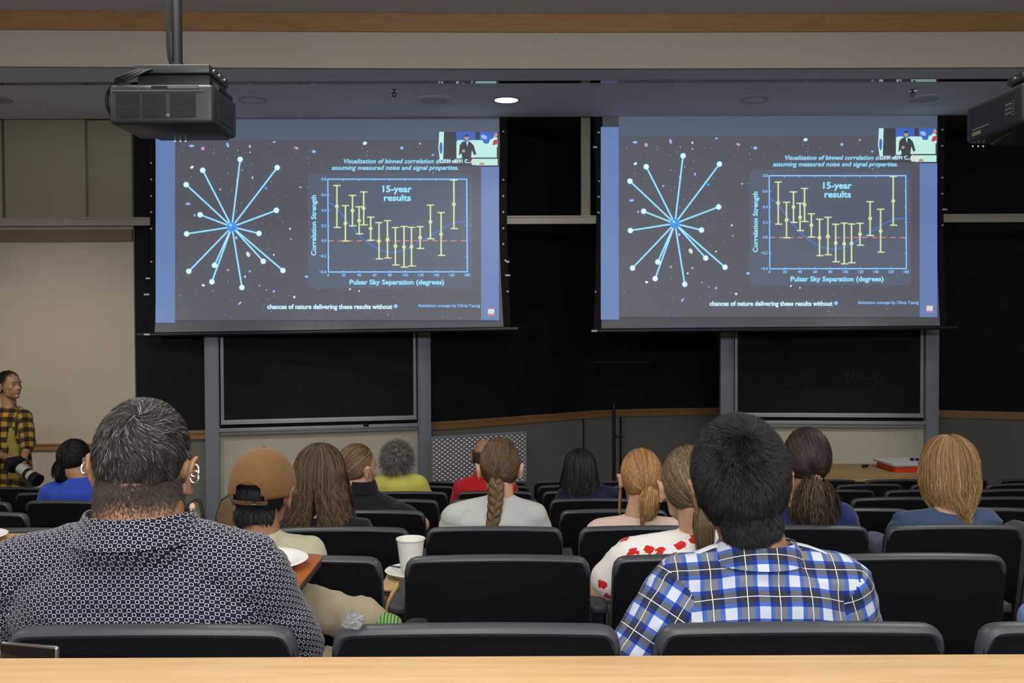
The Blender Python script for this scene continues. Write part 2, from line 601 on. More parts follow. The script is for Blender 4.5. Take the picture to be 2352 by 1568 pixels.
zc = at(1424, 1002, 10.7).z
MB().capsule((x0 - 0.035, 10.68, zc), (x0 + 0.03, 10.68, zc + 0.004), 0.015, 0.009).build('clamp_knob', M('black_metal', (0, 0, 0)), t, True)


# ------------------------------------------------------------------ ceiling fittings
def on_ceiling(px, py):
    d = at(px, py, 8.0) - CAM
    return CAM + d * ((SOF - CAM.z) / d.z)


glow = M('lit_diffuser', (0.9, 0.9, 0.9), 0.5, emit=((1.0, 0.97, 0.95), 6.0))
trimm = M('downlight_trim', (0.30, 0.30, 0.32), 0.35, 0.5)
dimm = M('unlit_reflector', (0.5, 0.48, 0.48), 0.25, 0.6, metal=0.5)
for px_, lab, lit in ((1163, 'bright recessed ceiling downlight, the only one switched on', True),
                      (579, 'unlit recessed downlight beside the hanging projector over the left screen', False),
                      (1732, 'unlit recessed downlight above the right-hand screen', False),
                      (-6, 'unlit recessed downlight cut by the left edge of the photo', False)):
    c = on_ceiling(px_, 229)
    t = thing('downlight', c, lab, 'ceiling light', 'recessed downlights')
    r = 0.118
    MB().lathe(c, [(r, 0.0), (r + 0.006, -0.004), (r, -0.009), (r - 0.012, -0.006), (r - 0.014, 0.0)], 40).build('trim_ring', trimm, t, True)
    prof = [(r - 0.014, -0.006), (r - 0.02, -0.0045), (0.01, -0.0035)]
    MB().lathe(c, prof, 40).build('lamp_lens' if lit else 'reflector', glow if lit else dimm, t, True)
for px_, lab in ((997, 'flush round ceiling speaker near the lit downlight'), (2122, 'flush round ceiling speaker by the right projector')):
    c = on_ceiling(px_, 231 if px_ < 1500 else 228)
    t = thing('ceiling_speaker', c, lab, 'speaker', 'round ceiling speakers')
    MB().lathe(c, [(0.20, 0.0), (0.205, -0.004), (0.20, -0.008), (0.187, -0.006)], 48).build('rim', soffit_m, t, True)
    MB().lathe(c, [(0.187, -0.004), (0.1, -0.007), (0.005, -0.008)], 48).build('grille', M('speaker_grille', (0.55, 0.56, 0.60), 0.7, bump=(900, 0.8)), t, True)
for px_, py_, lab in ((905, 207, 'small pendent fire sprinkler left of the lit downlight'), (2096, 207, 'small pendent fire sprinkler beside the right-hand projector')):
    c = on_ceiling(px_, py_)
    t = thing('fire_sprinkler', c, lab, 'sprinkler', 'fire sprinklers')
    MB().lathe(c, [(0.045, 0.0), (0.042, -0.006), (0.02, -0.009)], 24).build('escutcheon', M('sprinkler_chrome', (0.5, 0.5, 0.52), 0.25, metal=1), t, True)
    b = MB().cyl(c, c - Vector((0, 0, 0.03)), 0.008)
    b.tube([c - Vector((0.014, 0, 0.02)), c - Vector((0.018, 0, 0.035)), c - Vector((0.004, 0, 0.052))], 0.0035, 6)
    b.tube([c - Vector((-0.014, 0, 0.02)), c - Vector((-0.018, 0, 0.035)), c - Vector((-0.004, 0, 0.052))], 0.0035, 6)
    b.build('frame', M('dark_bronze', (0.03, 0.03, 0.035), 0.4, metal=0.6), t, True)
    MB().lathe(c - Vector((0, 0, 0.056)), [(0.02, 0.0), (0.022, 0.003), (0.006, 0.005)], 16).build('deflector', M('dark_bronze', (0, 0, 0)), t, True)
# ------------------------------------------------------------------ projection screens and what is projected
def text_polys(s, size=1.0, bold=0.0, shear=0.0):
    """characters as flat faces: returns (verts Nx2, faces), x starts at 0, baseline at 0"""
    cu = bpy.data.curves.new('txt', 'FONT')
    cu.body = s
    cu.size = size
    cu.offset = bold
    cu.shear = shear
    cu.resolution_u = 3
    o = bpy.data.objects.new('txt', cu)
    COL.objects.link(o)
    dg = bpy.context.evaluated_depsgraph_get()
    me = bpy.data.meshes.new_from_object(o.evaluated_get(dg))
    vs = [(v.co.x, v.co.y) for v in me.vertices]
    fs = [tuple(p.vertices) for p in me.polygons]
    bpy.data.objects.remove(o)
    bpy.data.curves.remove(cu)
    bpy.data.meshes.remove(me)
    return vs, fs


fab_col = (0.23, 0.25, 0.285)


def glowm(name, rgb, k=1.0):
    e = s2l(rgb)
    e = tuple(max(v - 0.06, 0) for v in e)
    return M(name, fab_col, 0.7, 0.1, emit=(e, k))


fabric_m = M('matte_screen_fabric', fab_col, 0.8, 0.1)
SL = {
    'bg': glowm('slide_dark', (87, 86, 93), 1), 'card': glowm('slide_card', (90, 96, 110)),
    'topglow': glowm('slide_top_margin', (90, 97, 111)), 'bar': glowm('slide_side_blue', (104, 126, 176)), 'white': glowm('slide_white', (205, 240, 255), 1.1),
    'cyan': glowm('slide_cyan', (150, 222, 255), 1.1), 'axis': glowm('slide_axis', (135, 195, 255), 1.1),
    'olive': glowm('slide_yellow', (214, 224, 165)), 'curve': glowm('slide_curve_blue', (84, 130, 225)),
    'red': glowm('slide_red', (222, 130, 120)), 'globe': glowm('slide_globe', (30, 140, 225), 1.2),
    'star1': glowm('slide_star_blue', (150, 185, 245)), 'star2': glowm('slide_star_pink', (200, 150, 190)),
    'star3': glowm('slide_star_dim', (135, 140, 155)), 'star4': glowm('slide_star_cream', (215, 222, 205)),
    'brown': glowm('slide_brown', (70, 62, 58)), 'mint': glowm('slide_mint', (190, 235, 225)),
    'suit': glowm('slide_suit', (34, 38, 50)), 'skin': glowm('slide_skin', (190, 150, 125)), 'blue2': glowm('slide_royal', (60, 105, 190)),
    'redcloth': glowm('slide_red_cloth', (190, 60, 60)), 'pink': glowm('slide_pink', (225, 120, 150)),
}
BLACKVEL = M('black_screen_border', (0.010, 0.010, 0.013), 0.8, 0.15)
METALB = M('black_weight_bar', (0.015, 0.015, 0.018), 0.4, 0.5)
TABM = M('white_tab', (0.6, 0.6, 0.6), 0.6)


class Flat:
    """flat shapes given in slide pixels, laid on the screen surface"""

    def __init__(s, fn, layer, mats):
        s.fn, s.layer, s.names = fn, layer, mats
        s.mb = MB()

    def m(s, k):
        if k not in s.names:
            s.names.append(k)
        s.mb.cur = s.names.index(k)
        return s

    def poly(s, pts, lift=0):
        s.mb.add([s.fn(x, y, s.layer + lift) for x, y in pts], [tuple(range(len(pts)))])
        return s

    def rect(s, x0, y0, x1, y1, lift=0):
        return s.poly([(x0, y1), (x1, y1), (x1, y0), (x0, y0)], lift)

    def line(s, pts, w, lift=0):
        for (xa, ya), (xb, yb) in zip(pts[:-1], pts[1:]):
            dx, dy = xb - xa, yb - ya
            l = math.hypot(dx, dy) or 1
            nx, ny = -dy / l * w / 2, dx / l * w / 2
            ex, ey = dx / l * w * 0.2, dy / l * w * 0.2
            s.poly([(xa - nx - ex, ya - ny - ey), (xa + nx - ex, ya + ny - ey), (xb + nx + ex, yb + ny + ey), (xb - nx + ex, yb - ny + ey)], lift)
        return s

    def disc(s, x, y, rx, ry=None, ang=0, n=14, lift=0):
        ry = ry or rx
        pts = []
        for i in range(n):
            a = 2 * math.pi * i / n
            u, v = rx * math.cos(a), ry * math.sin(a)
            pts.append((x + u * math.cos(ang) - v * math.sin(ang), y + u * math.sin(ang) + v * math.cos(ang)))
        return s.poly(pts, lift)

    def text(s, txt, x, y, width=None, size=12, bold=0, shear=0, align='l', vert=False, lift=0):
        """baseline start (x, y); width scales the line to the photographed width"""
        vs, fs = text_polys(txt, size, bold, shear)
        if not vs:
            return s
        x0, x1 = min(v[0] for v in vs), max(v[0] for v in vs)
        k = (width / (x1 - x0)) if width else 1
        w = (x1 - x0) * k
        off = {'l': 0, 'c': -w / 2, 'r': -w}[align]
        P = []
        for vx, vy in vs:
            u, v = (vx - x0) * k + off, vy
            P.append(s.fn(x + u, y - v, s.layer + lift) if not vert else s.fn(x - v, y - u, s.layer + lift))
        s.mb.add(P, fs)
        return s

    def build(s, name, parent):
        return s.mb.build(name, [SL[k] for k in s.names], parent)


def make_screen(label, corners, fmap, tabsL, tabsR, bar, seed_edge):
    """corners: fabric (left-top, right-top, right-bottom, left-bottom) photo pixels at distance Y"""
    Y = 9.445
    P = [at(x, y, Y) for x, y in corners]
    t = thing('projection_screen', ((P[0].x + P[1].x) / 2, Y, P[3].z), label, 'screen', 'projection screens')
    TOPZ = SOF + 0.06

    # fabric sheet with softly bowed sides
    def edge(side, v):
        a, b = (P[3], P[0]) if side < 0 else (P[2], P[1])
        z = a.z + (TOPZ - a.z) * v
        x = a.x + (b.x - a.x) * v
        x -= side * 0.022 * math.sin(math.pi * min(v * 1.15, 1))
        return x, z
    nu, nv = 24, 24
    vs, fs = [], []
    for j in range(nv + 1):
        v = j / nv
        xl, zl = edge(-1, v)
        xr, zr = edge(1, v)
        for i in range(nu + 1):
            u = i / nu
            # slight sag wrinkle near the lower left corner
            wr = 0.006 * math.exp(-((u / 0.09) ** 2 + (v / 0.18) ** 2)) * math.sin(60 * u - 34 * v)
            vs.append((xl + (xr - xl) * u, Y - wr, zl + (zr - zl) * u))
    for j in range(nv):
        for i in range(nu):
            a = j * (nu + 1) + i
            fs.append((a, a + 1, a + nu + 2, a + nu + 1))
    n = len(vs)
    vs += [(x, Y + 0.012, z) for x, y, z in vs]
    fs += [tuple(i + n for i in f[::-1]) for f in fs]
    per = [i for i in range(nu + 1)] + [(j * (nu + 1) + nu) for j in range(1, nv + 1)] + [nv * (nu + 1) + i for i in range(nu - 1, -1, -1)] + [j * (nu + 1) for j in range(nv - 1, 0, -1)]
    fs += [(per[(k + 1) % len(per)], per[k], per[k] + n, per[(k + 1) % len(per)] + n) for k in range(len(per))]
    fab = MB().add(vs, fs).build('screen_fabric', fabric_m, t, True)
    # black borders with tensioning tabs
    for side, tabs in ((-1, tabsL), (1, tabsR)):
        mb = MB()
        w = 0.075
        prev = None
        for j in range(nv + 1):
            x, z = edge(side, j / nv)
            zz = z if j else z - 0.03
            cur = [(x - side * 0.02, Y + 0.013, zz), (x + side * w, Y + 0.013, zz), (x + side * w, Y + 0.02, zz), (x - side * 0.02, Y + 0.02, zz)]
            if prev:
                k = prev
                mb.add(k + cur, [(0, 1, 5, 4), (1, 2, 6, 5), (2, 3, 7, 6), (3, 0, 4, 7)])
            prev = cur
        mb.build('black_border', BLACKVEL, t)
        for (tx, ty, tw) in tabs:
            q = at(tx, ty, Y + 0.01)
            MB().cbox((q.x, Y + 0.008, q.z), (tw * 0.0042, 0.006, 0.016)).build('tension_tab', TABM, t)
    # weight bar
    a, b = at(bar[0], bar[1], Y), at(bar[2], bar[3], Y)
    MB().tube([a, b], 0.021, 12).build('weight_bar', METALB, t, True)
    e = at(bar[4], bar[5], Y - 0.02)
    MB().capsule((e.x - 0.02, Y - 0.025, e.z), (e.x + 0.02, Y - 0.025, e.z), 0.011, 0.011, 10).build('bar_end_clip', TABM, t, True)

    def fn(x, y, layer):
        px, py = fmap(x, y)
        q = at(px, py, Y - 0.008)
        q.y = Y - 0.008 - layer * 0.0012
        return q
    # ---- the picture thrown on the screen
    bgp = Flat(fn, 0, ['bg'])
    bgp.rect(402, 321, 1105, 735)
    bgp.m('bar').rect(357.5 if seed_edge == 0 else 360, 300, 402, 741).rect(1105, 383, 1146, 735)
    bgp.m('topglow').rect(402, 274, 1105, 321).rect(1105, 274, 1146, 303)
    slide = bgp.build('projected_slide', t)
    r = random.Random(3)
    st = Flat(fn, 1, ['star3'])
    for _ in range(330):
        x, y = r.uniform(405, 1100), r.uniform(323, 732)
        if 725 < x < 1080 and 400 < y < 660:
            continue
        k = r.random()
        st.m(('star3', 'star1', 'star2', 'white')[0 if k < .62 else 1 if k < .82 else 2 if k < .93 else 3]).disc(x, y, r.uniform(0.5, 1.5), r.uniform(0.5, 1.3), r.uniform(0, 3), 6)
    for (x, y, a, b, an, c) in ((440, 335, 8, 4, 0, 'star1'), (466, 341, 6, 6, 0, 'star2'), (523, 333, 4, 8, -.3, 'star1'), (574, 336, 3, 4, 0, 'star4'), (574, 350, 2, 2, 0, 'white'),
                                (630, 326, 5, 2.5, -.2, 'star1'), (681, 340, 7, 4, .5, 'star2'), (721, 348, 6, 5, 0, 'star1'), (838, 329, 7, 5, -.3, 'white'), (923, 340, 5, 5, 0, 'star1'),
                                (965, 330, 3.5, 3, 0, 'star1'), (994, 356, 4, 3, 0, 'star1'), (441, 384, 6, 4, -.6, 'white'), (506, 435, 3.5, 3, 0, 'star1'), (432, 468, 8, 4, -.1, 'star1'),
                                (611, 432, 5, 4, .8, 'globe'), (580, 408, 3, 5, 0, 'star1'), (570, 584, 6, 9, -.5, 'star4'), (467, 655, 5, 3.5, .3, 'white'), (524, 620, 4, 3.5, .2, 'star2'),
                                (551, 696, 7, 3, -.8, 'star1'), (563, 635, 3, 3, 0, 'white'), (574, 623, 4, 3, .5, 'star1'), (629, 669, 5, 3, -.9, 'star1'), (676, 682, 4, 4, -.8, 'star4'),
                                (704, 635, 6, 4, .2, 'star1'), (690, 430, 4, 3, 0, 'star2'), (666, 525, 3, 3, 0, 'white'), (668, 549, 3, 3, 0, 'star2'), (804, 664, 2, 4, .6, 'white'),
                                (825, 668, 2, 3, 0, 'white'), (447, 494, 3, 4, 0, 'star1'), (543, 546, 4, 5, 0, 'star1'), (629, 585, 3, 3, 0, 'star4'), (596, 656, 3, 2, 0, 'star1')):
        st.m(c).disc(x, y, a * 0.72, b * 0.72, an, 12, 1)
    st.build('star_field', slide)['kind'] = 'stuff'
    bu = Flat(fn, 4, ['cyan'])
    ends = [(552, 366), (637, 385), (635, 483), (595, 536), (605, 600), (650, 621), (556, 660), (487, 647), (493, 609), (434, 623), (429, 537), (460, 493), (428, 424), (466, 391)]
    for ex, ey in ends:
        bu.m('cyan').line([(533, 521), (ex, ey)], 3.4)
    for ex, ey in ends:
        bu.m('white').disc(ex, ey, 6.2, lift=1)
    bu.m('globe').disc(533, 521, 11.5, n=24, lift=2)
    bu.m('cyan').disc(530, 517, 4, 2.5, .5, lift=3).m('curve').disc(537, 525, 4, 3, .3, lift=3)
    bu.build('burst_diagram', slide)
    # chart card
    ch = Flat(fn, 1, ['card'])
    pts = []
    for cx, cy, a0 in ((1073, 410, -90), (1073, 650, 0), (720, 650, 90), (720, 410, 180)):
        for i in range(6):
            a = math.radians(a0 + 18 * i)
            pts.append((cx + 12 * math.cos(a), cy + 12 * math.sin(a)))
    ch.poly(pts[::-1])
    ch.m('axis').line([(753, 411.5), (1072, 411.5), (1073.5, 624), (754.5, 624.5), (753, 411.5)], 2.6, 3)

    def Z(zx, zy):
        return 680 + zx / 3.136, 280 + zy / 3.136
    for i in range(1, 9):
        xb = 232 + i * 111.3
        x, y = Z(xb, 1080)
        ch.line([(x, y), (x, y - 4)], 1.2, 3).line([(x - 1, 412), (x - 1, 416)], 1.2, 3)
    for i in range(1, 6):
        y = 412 + i * 35.4
        ch.line([(754, y), (758, y)], 1.2, 3).line([(1069, y), (1072, y)], 1.2, 3)
    ch.m('red')
    for i in range(15):
        a, b = Z(234 + i * 68, 856), Z(min(234 + i * 68 + 38, 1226), 856)
        ch.line([a, b], 2.2, 1)
    ch.m('curve').line([Z(*p) for p in ((232, 581), (262, 592), (300, 625), (350, 690), (400, 755), (450, 812), (500, 858), (550, 893), (600, 920), (650, 936), (700, 941), (750, 934), (800, 917), (850, 890), (900, 860), (950, 832), (1000, 800), (1050, 768), (1100, 742), (1150, 726), (1190, 719), (1225, 718))], 2.0, 2)
    ch.m('olive')
    for zx, t0, b0, dt in ((295, 458, 760, 608), (356, 603, 858, 731), (407, 529, 748, 638), (455, 611, 806, 711), (488, 504, 741, 622), (538, 686, 852, 768), (598, 725, 986, 858), (659, 711, 980, 847), (716, 761, 1030, 895), (778, 753, 1045, 901), (832, 759, 1037, 899), (894, 754, 911, 833), (968, 599, 842, 720), (1045, 653, 961, 809), (1137, 418, 768, 594)):
        x, y0 = Z(zx, t0)
        _, y1 = Z(zx, b0)
        _, yd = Z(zx, dt)
        ch.line([(x, y0), (x, y1)], 3.3, 4).line([(x - 8, y0), (x + 8, y0)], 2.6, 4).line([(x - 7, y1), (x + 9, y1)], 2.6, 4).disc(x, yd, 4.4, n=10, lift=5)
    ch.m('axis')
    for i, s_ in enumerate(('0.8', '0.6', '0.4', '0.2', '0.0', '−0.2', '−0.4')):
        x, y = Z(218, (412, 525, 637, 748, 854, 966, 1080)[i])
        ch.text(s_, x, y + 3, size=9.5, bold=0.12, align='r', lift=3)
    for i in range(10):
        x, y = Z(232 + i * 111.3, 1112)
        ch.text(str(i * 20), x, y, size=9.5, bold=0.12, align='c', lift=3)
    chart = ch.build('correlation_chart', slide)
    for nm, c_, a_ in (('chart_title', 'cyan', ('15-year', 879, 441, 67, 21, 0.55)), ('chart_title', 'cyan', ('results', 882, 461, 62, 20, 0.55)),
                       ('axis_title', 'cyan', ('Pulsar Sky Separation (degrees)', 803, 653, 217, 15.5, 0.4)),
                       ('slide_heading', 'cyan', ('Visualization of binned correlation d.', 790, 375, 221, 14.5, 0.22, 0.22)),
                       ('slide_heading', 'cyan', ('assuming measured noise and signal properties.', 762, 390, 291, 14.5, 0.22, 0.22)),
                       ('subtitle_text', 'white', ('chances of nature delivering these results without', 614, 709, 287, 14.5, 0.42)),
                       ('credit_text', 'axis', ('Animation concept by Olivia Young', 960, 705, 142, 10.2, 0.12))):
        Flat(fn, 4, [c_]).m(c_).text(*a_, lift=1).build(nm, slide)
    Flat(fn, 4, ['cyan']).m('cyan').text('Correlation Strength', 726, 587, 139, 15.5, 0.4, vert=True, lift=1).build('axis_title', slide)
    Flat(fn, 4, ['axis']).m('axis').disc(909, 703, 4.5, lift=1).build('subtitle_dot', slide)
    # video picture in the corner
    vi = Flat(fn, 5, ['brown'])
    vi.rect(1008, 303, 1143, 381)
    vi.m('mint').poly([(1020, 303), (1018, 303), (1009, 303), (1007, 340), (1010, 365), (1018, 368)][::-1], 1)
    vi.m('blue2').disc(1013, 340, 3.5, 14, 0, 10, 2)
    vi.m('blue2').rect(1048, 303, 1092, 326, 1).rect(1102, 303, 1143, 330, 1)
    vi.m('star1').disc(1112, 315, 8, 5, .4, 8, 2)
    vi.m('mint').poly([(1047, 364), (1048, 326), (1052, 322), (1064, 322), (1070, 326), (1082, 322), (1108, 322), (1112, 330), (1122, 330), (1126, 320), (1138, 320), (1141, 342), (1141, 364)], 2)
    vi.m('brown').rect(1060, 362, 1143, 365, 3).rect(1047, 326, 1048.5, 366, 3)
    vi.m('mint').rect(1092, 365, 1143, 380, 3)
    vi.m('star4').disc(1088, 372, 6, 8, 0, 10, 4).m('skin').disc(1107, 377, 6, 4, 0, 10, 4)
    vi.m('suit').poly([(1054, 358), (1056, 334), (1062, 326), (1068, 325), (1080, 326), (1088, 334), (1094, 354), (1089, 357), (1084, 345), (1082, 362), (1062, 364), (1060, 352)], 5)
    vi.m('white').poly([(1071, 326), (1075, 326), (1074, 337)], 6)
    vi.m('skin').disc(1072, 317, 4.6, 6, 0, 12, 6).disc(1065, 347, 4, 3.5, 0, 8, 6)
    vi.m('brown').disc(1072, 312, 4.8, 3, 0, 10, 7)
    vi.m('mint').poly([(1124, 340), (1128, 322), (1136, 314), (1143, 318), (1143, 338)], 5).m('redcloth').poly([(1131, 334), (1134, 323), (1143, 320), (1142, 332)], 6)
    vi.m('skin').disc(1139, 311, 4, 5.5, .2, 10, 6)
    vi.m('mint').rect(1124, 338, 1134, 346, 6)
    vi.m('white').text('E2030 x8591 C...', 1010, 374.5, 71, 11.5, 0.3, lift=8)
    vi.build('video_inset', slide)
    ic = Flat(fn, 2, ['pink'])
    ic.rect(1120, 708, 1136, 724).m('mint').rect(1121.5, 710, 1134.5, 720, 1).m('axis').poly([(1126, 713), (1126, 718), (1131, 715.5)], 2)
    ic.build('app_icon', slide)
    return t


tl = [(347.5, y, 4) for y in (374, 412, 450, 487, 525, 601)] + [(340, 639, 10), (337, 676, 13)]
trr = [(1156, y, 4) for y in (302, 413, 450, 487, 524, 560)] + [(1161, 598, 5), (1166, 601, 8), (1166, 632, 12), (1166, 669, 5)]
make_screen('left projection screen partly hidden behind the hanging projector, showing the chart slide',
            [(357, 272), (1147, 272), (1156.5, 750), (355, 763)], lambda x, y: (x, y), tl, trr,
            (315, 769, 1190, 755, 338, 768), 0)
tl = [(1375, y, 5) for y in (304, 452, 488)] + [(1367, 338, 10), (1368, 670, 3), (1376, 416, 3)]
trr = [(2164, y, 4) for y in (298, 335, 408, 445)] + [(2170, 481, 11), (2165, 517, 3)]
make_screen('right projection screen hanging clear of the projectors, showing the same chart slide',
            [(1384, 272), (2153, 270), (2159, 747), (1381, 754)], lambda x, y: (0.9833 * x + 1025.9 + (3 if x > 1100 else 0) * 0, y * 1.0 - 8.0 + (y - 412) / 212 * 0.6), tl, trr,
            (1360, 760, 2198, 752, 1365, 760), 1)
# ------------------------------------------------------------------ desk in front of the camera
desk_m = wood('light_maple', (0.80, 0.54, 0.27), (0.66, 0.42, 0.19), (1.2, 22, 22), 0.28, 4.0)
zd = 1.742
t = thing('wooden_desk', (0, 1.0, row_floor(0)), 'light maple desk top running along the very front of the photo', 'desk')
MB().box((-3.2, 0.72, zd - 0.035), (3.2, 1.27, zd)).build('desk_top', desk_m, t, bevel=0.004)
MB().box((-3.2, 1.235, row_floor(0)), (3.2, 1.262, zd - 0.036)).build('front_panel', desk_m, t)
for x in (-3.1, 0, 3.1):
    MB().box((x - 0.02, 0.8, row_floor(0)), (x + 0.02, 1.23, zd - 0.036)).build('support_panel', M('black_plastic', (0.02, 0.021, 0.024), 0.42, 0.5), t)

# ------------------------------------------------------------------ lecture chairs
plast = M('chair_rim_plastic', (0.045, 0.049, 0.056), 0.42, 0.5, bump=(400, 0.15, 0.001))
shell = M('chair_back_shell', (0.0045, 0.0048, 0.0062), 0.8, 0.12, bump=(500, 0.5, 0.002))
cush = M('chair_fabric', (0.012, 0.012, 0.016), 0.9, 0.1, bump=(600, 0.5, 0.002))
armm = M('chair_arm', (0.030, 0.033, 0.038), 0.5, 0.4)
tan_m = M('tan_laminate', (0.20, 0.135, 0.07), 0.5, 0.3, var=(20, (0.17, 0.11, 0.055)))


def back_pt(u, v):
    """u -1..1 across, v 0..1 upward"""
    z0, zt_ = 0.42, 0.828 - 0.012 * u * u - 0.030 * max(0, (abs(u) - 0.91) / 0.09) ** 2.2
    z = z0 + (zt_ - z0) * v
    w = 0.256 - 0.010 * v
    return Vector((w * u, 0.085 * (1 - v) ** 1.2 + 0.026 * u * u, z))


def us(n=30):
    return [math.sin(math.pi / 2 * (2 * i / n - 1)) for i in range(n + 1)]


def chair_back():
    U, V = us(), [1 - (1 - j / 14) ** 1.3 for j in range(15)]
    n = len(U)
    vs = [back_pt(u, v) for v in V for u in U]
    m = len(vs)
    vs += [p + Vector((0, 0.036, 0)) for p in vs[:m]]
    fs = []
    for j in range(len(V) - 1):
        for i in range(n - 1):
            a = j * n + i
            fs.append((a, a + 1, a + n + 1, a + n))
            fs.append((m + a, m + a + n, m + a + n + 1, m + a + 1))
    per = list(range(n)) + [j * n + n - 1 for j in range(1, len(V))] + [(len(V) - 1) * n + i for i in range(n - 2, -1, -1)] + [j * n for j in range(len(V) - 2, 0, -1)]
    fs += [(per[(k + 1) % len(per)], per[k], per[k] + m, per[(k + 1) % len(per)] + m) for k in range(len(per))]
    return MB().add(vs, fs)


def make_chair():
    t = thing('lecture_chair', (0, 0, 0), 'x', 'chair', 'black lecture theatre chairs')
    chair_back().build('backrest', shell, t, True)
    # plastic rim around sides and top
    path = [back_pt(-1, v) for v in (0.0, 0.2, 0.4, 0.6, 0.75, 0.85, 0.92)]
    path += [back_pt(u, 1.0) + Vector((0, 0, 0.0)) for u in us(34)[2:-2]]
    path += [back_pt(1, v) for v in (0.92, 0.85, 0.75, 0.6, 0.4, 0.2, 0.0)]
    path = [p + Vector((0, 0.016, 0)) for p in path]
    # round the corners of the path
    for _ in range(2):
        path = [path[0]] + [(path[i - 1] + 2 * path[i] + path[i + 1]) / 4 for i in range(1, len(path) - 1)] + [path[-1]]
    MB().tube(path, [0.0045 + 0.0065 * max(0.0, min(1.0, (p.z - 0.73) / 0.07)) ** 1.5 for p in path], 10, flat=(2.0, 1.0), up=(0, 1, 0)).build('rim', plast, t, True)
    # front pad, seat, arms, stanchions
    mb = MB()
    U, V = us(14), [0.06 + 0.88 * j / 8 for j in range(9)]
    n = len(U)
    vs = []
    for th in (0.038, 0.07):
        for v in V:
            for u in U:
                e = (1 - abs(u) ** 6) * (1 - abs(2 * (v - 0.5)) ** 8) if th > 0.05 else 0
                p = back_pt(u * 0.93, v)
                vs.append(p + Vector((0, 0.038 + (th - 0.038) * e + 0.001, 0)))
    m = n * len(V)
    fs = []
    for j in range(len(V) - 1):
        for i in range(n - 1):
            a = j * n + i
            fs += [(a, a + 1, a + n + 1, a + n), (m + a, m + a + n, m + a + n + 1, m + a + 1)]
    mb.add(vs, fs).build('back_pad', cush, t, True)
    mb = MB().cbox((0, 0.35, 0.435), (0.46, 0.45, 0.075))
    mb.build('seat', cush, t, bevel=0.025, seg=3)
    MB().cbox((0, 0.33, 0.385), (0.42, 0.36, 0.02)).build('seat_pan', plast, t, bevel=0.008)
    MB().box((-0.2, 0.10, 0.36), (0.2, 0.16, 0.46)).build('hinge_bar', armm, t, bevel=0.008)
    arm_and_leg(t, -0.28)
    return t


def arm_and_leg(t, x):
    MB().box((x - 0.024, 0.10, 0.650), (x + 0.024, 0.37, 0.675)).build('armrest', armm, t, bevel=0.007)
    mb = MB().prism([(0.10, 0.0), (0.30, 0.0), (0.26, 0.03), (0.225, 0.34), (0.26, 0.60), (0.30, 0.649), (0.12, 0.649), (0.155, 0.60), (0.16, 0.34), (0.14, 0.03)], 0, x - 0.016, x + 0.016)
    mb.build('leg', armm, t, bevel=0.004)


def dup(root, loc, rz=0, label=None, group=None):
    r = root.copy()
    COL.objects.link(r)
    r.location = loc
    r.rotation_euler = (0, 0, rz)
    if label:
        r['label'] = label
    if group:
        r['group'] = group
    for ch in list(root.children):
        c = ch.copy()
        COL.objects.link(c)
        c.parent = r
        for g in ch.children:
            d = g.copy()
            COL.objects.link(d)
            d.parent = c
    return r


ROWN = ['', 'nearest', 'second', 'third', 'fourth', 'fifth', 'sixth', 'seventh', 'frontmost eighth']
ORD = ['', 'first', 'second', 'third', 'fourth', 'fifth', 'sixth', 'seventh', 'eighth', 'ninth', 'tenth', 'eleventh', 'twelfth']
OCC = {  # (row, column): what identifies the occupied or special chairs
    (1, -1): 'black chair carrying the man in the navy lattice-print shirt',
    (1, 0): 'wide empty black chair directly behind the desk at the bottom middle',
    (1, 1): 'black chair carrying the man in the blue plaid shirt',
    (1, 2): 'black chair cut off by the lower right corner of the photo',
    (2, -1): 'black chair of the man in the brown cap',
    (2, 0): 'large empty black chair with the paper cup beside it',
    (2, 1): 'black chair of the woman in the floral blouse',
    (2, 2): 'large empty black chair to the right of the blue plaid shirt',
    (3, -1): 'black chair of the person with long brown wavy hair',
    (3, 0): 'black chair of the woman with the long braid',
    (3, 1): 'black chair of the woman with the ginger bun',
    (3, 2): 'black chair of the woman with the dark ponytail and navy top',
    (3, 3): 'black chair of the blond person in the blue sweater',
    (4, -1): 'black chair of the person in the black turtleneck',
    (5, 1): 'black chair of the person with long black hair',
    (6, -1): 'black chair of the person in the yellow shirt',
    (6, 0): 'black chair of the bald man in red',
}
proto = None
CH = {}
X0 = [0, -0.064, -0.042, -0.068, -0.093, -0.103, -0.115, -0.122, -0.13]
for k in range(1, 9):
    y = row_y(k)
    x0 = X0[k]
    cols = [c for c in range(-3, 9) if abs(x0 + 0.56 * c) < 0.5346 * y + 0.30]
    cols = [c for c in cols if not (k >= 4 and c < -1 - (k >= 5)) and not (k == 4 and c < -1)]
    if k in (5, 6, 7, 8):
        cols = [c for c in cols if c >= -2]
    rightmost = max(cols)
    for c in cols:
        x = x0 + 0.56 * c
        n_from_right = rightmost - c + 1
        lab = OCC.get((k, c)) or 'empty black lecture chair, %s row from desk, %s from photo right edge' % (ROWN[k], ORD[n_from_right])
        if proto is None:
            proto = make_chair()
            proto.location = (x, y, row_floor(k))
            proto['label'] = lab
            proto.rotation_euler = (0, 0, 0)
            CH[(k, c)] = proto
        else:
            rz = 0.0 if k < 3 else (0.012 * (c - 1.5) * min(1, (k - 2) / 3))
            CH[(k, c)] = dup(proto, (x, y, row_floor(k)), rz, lab)
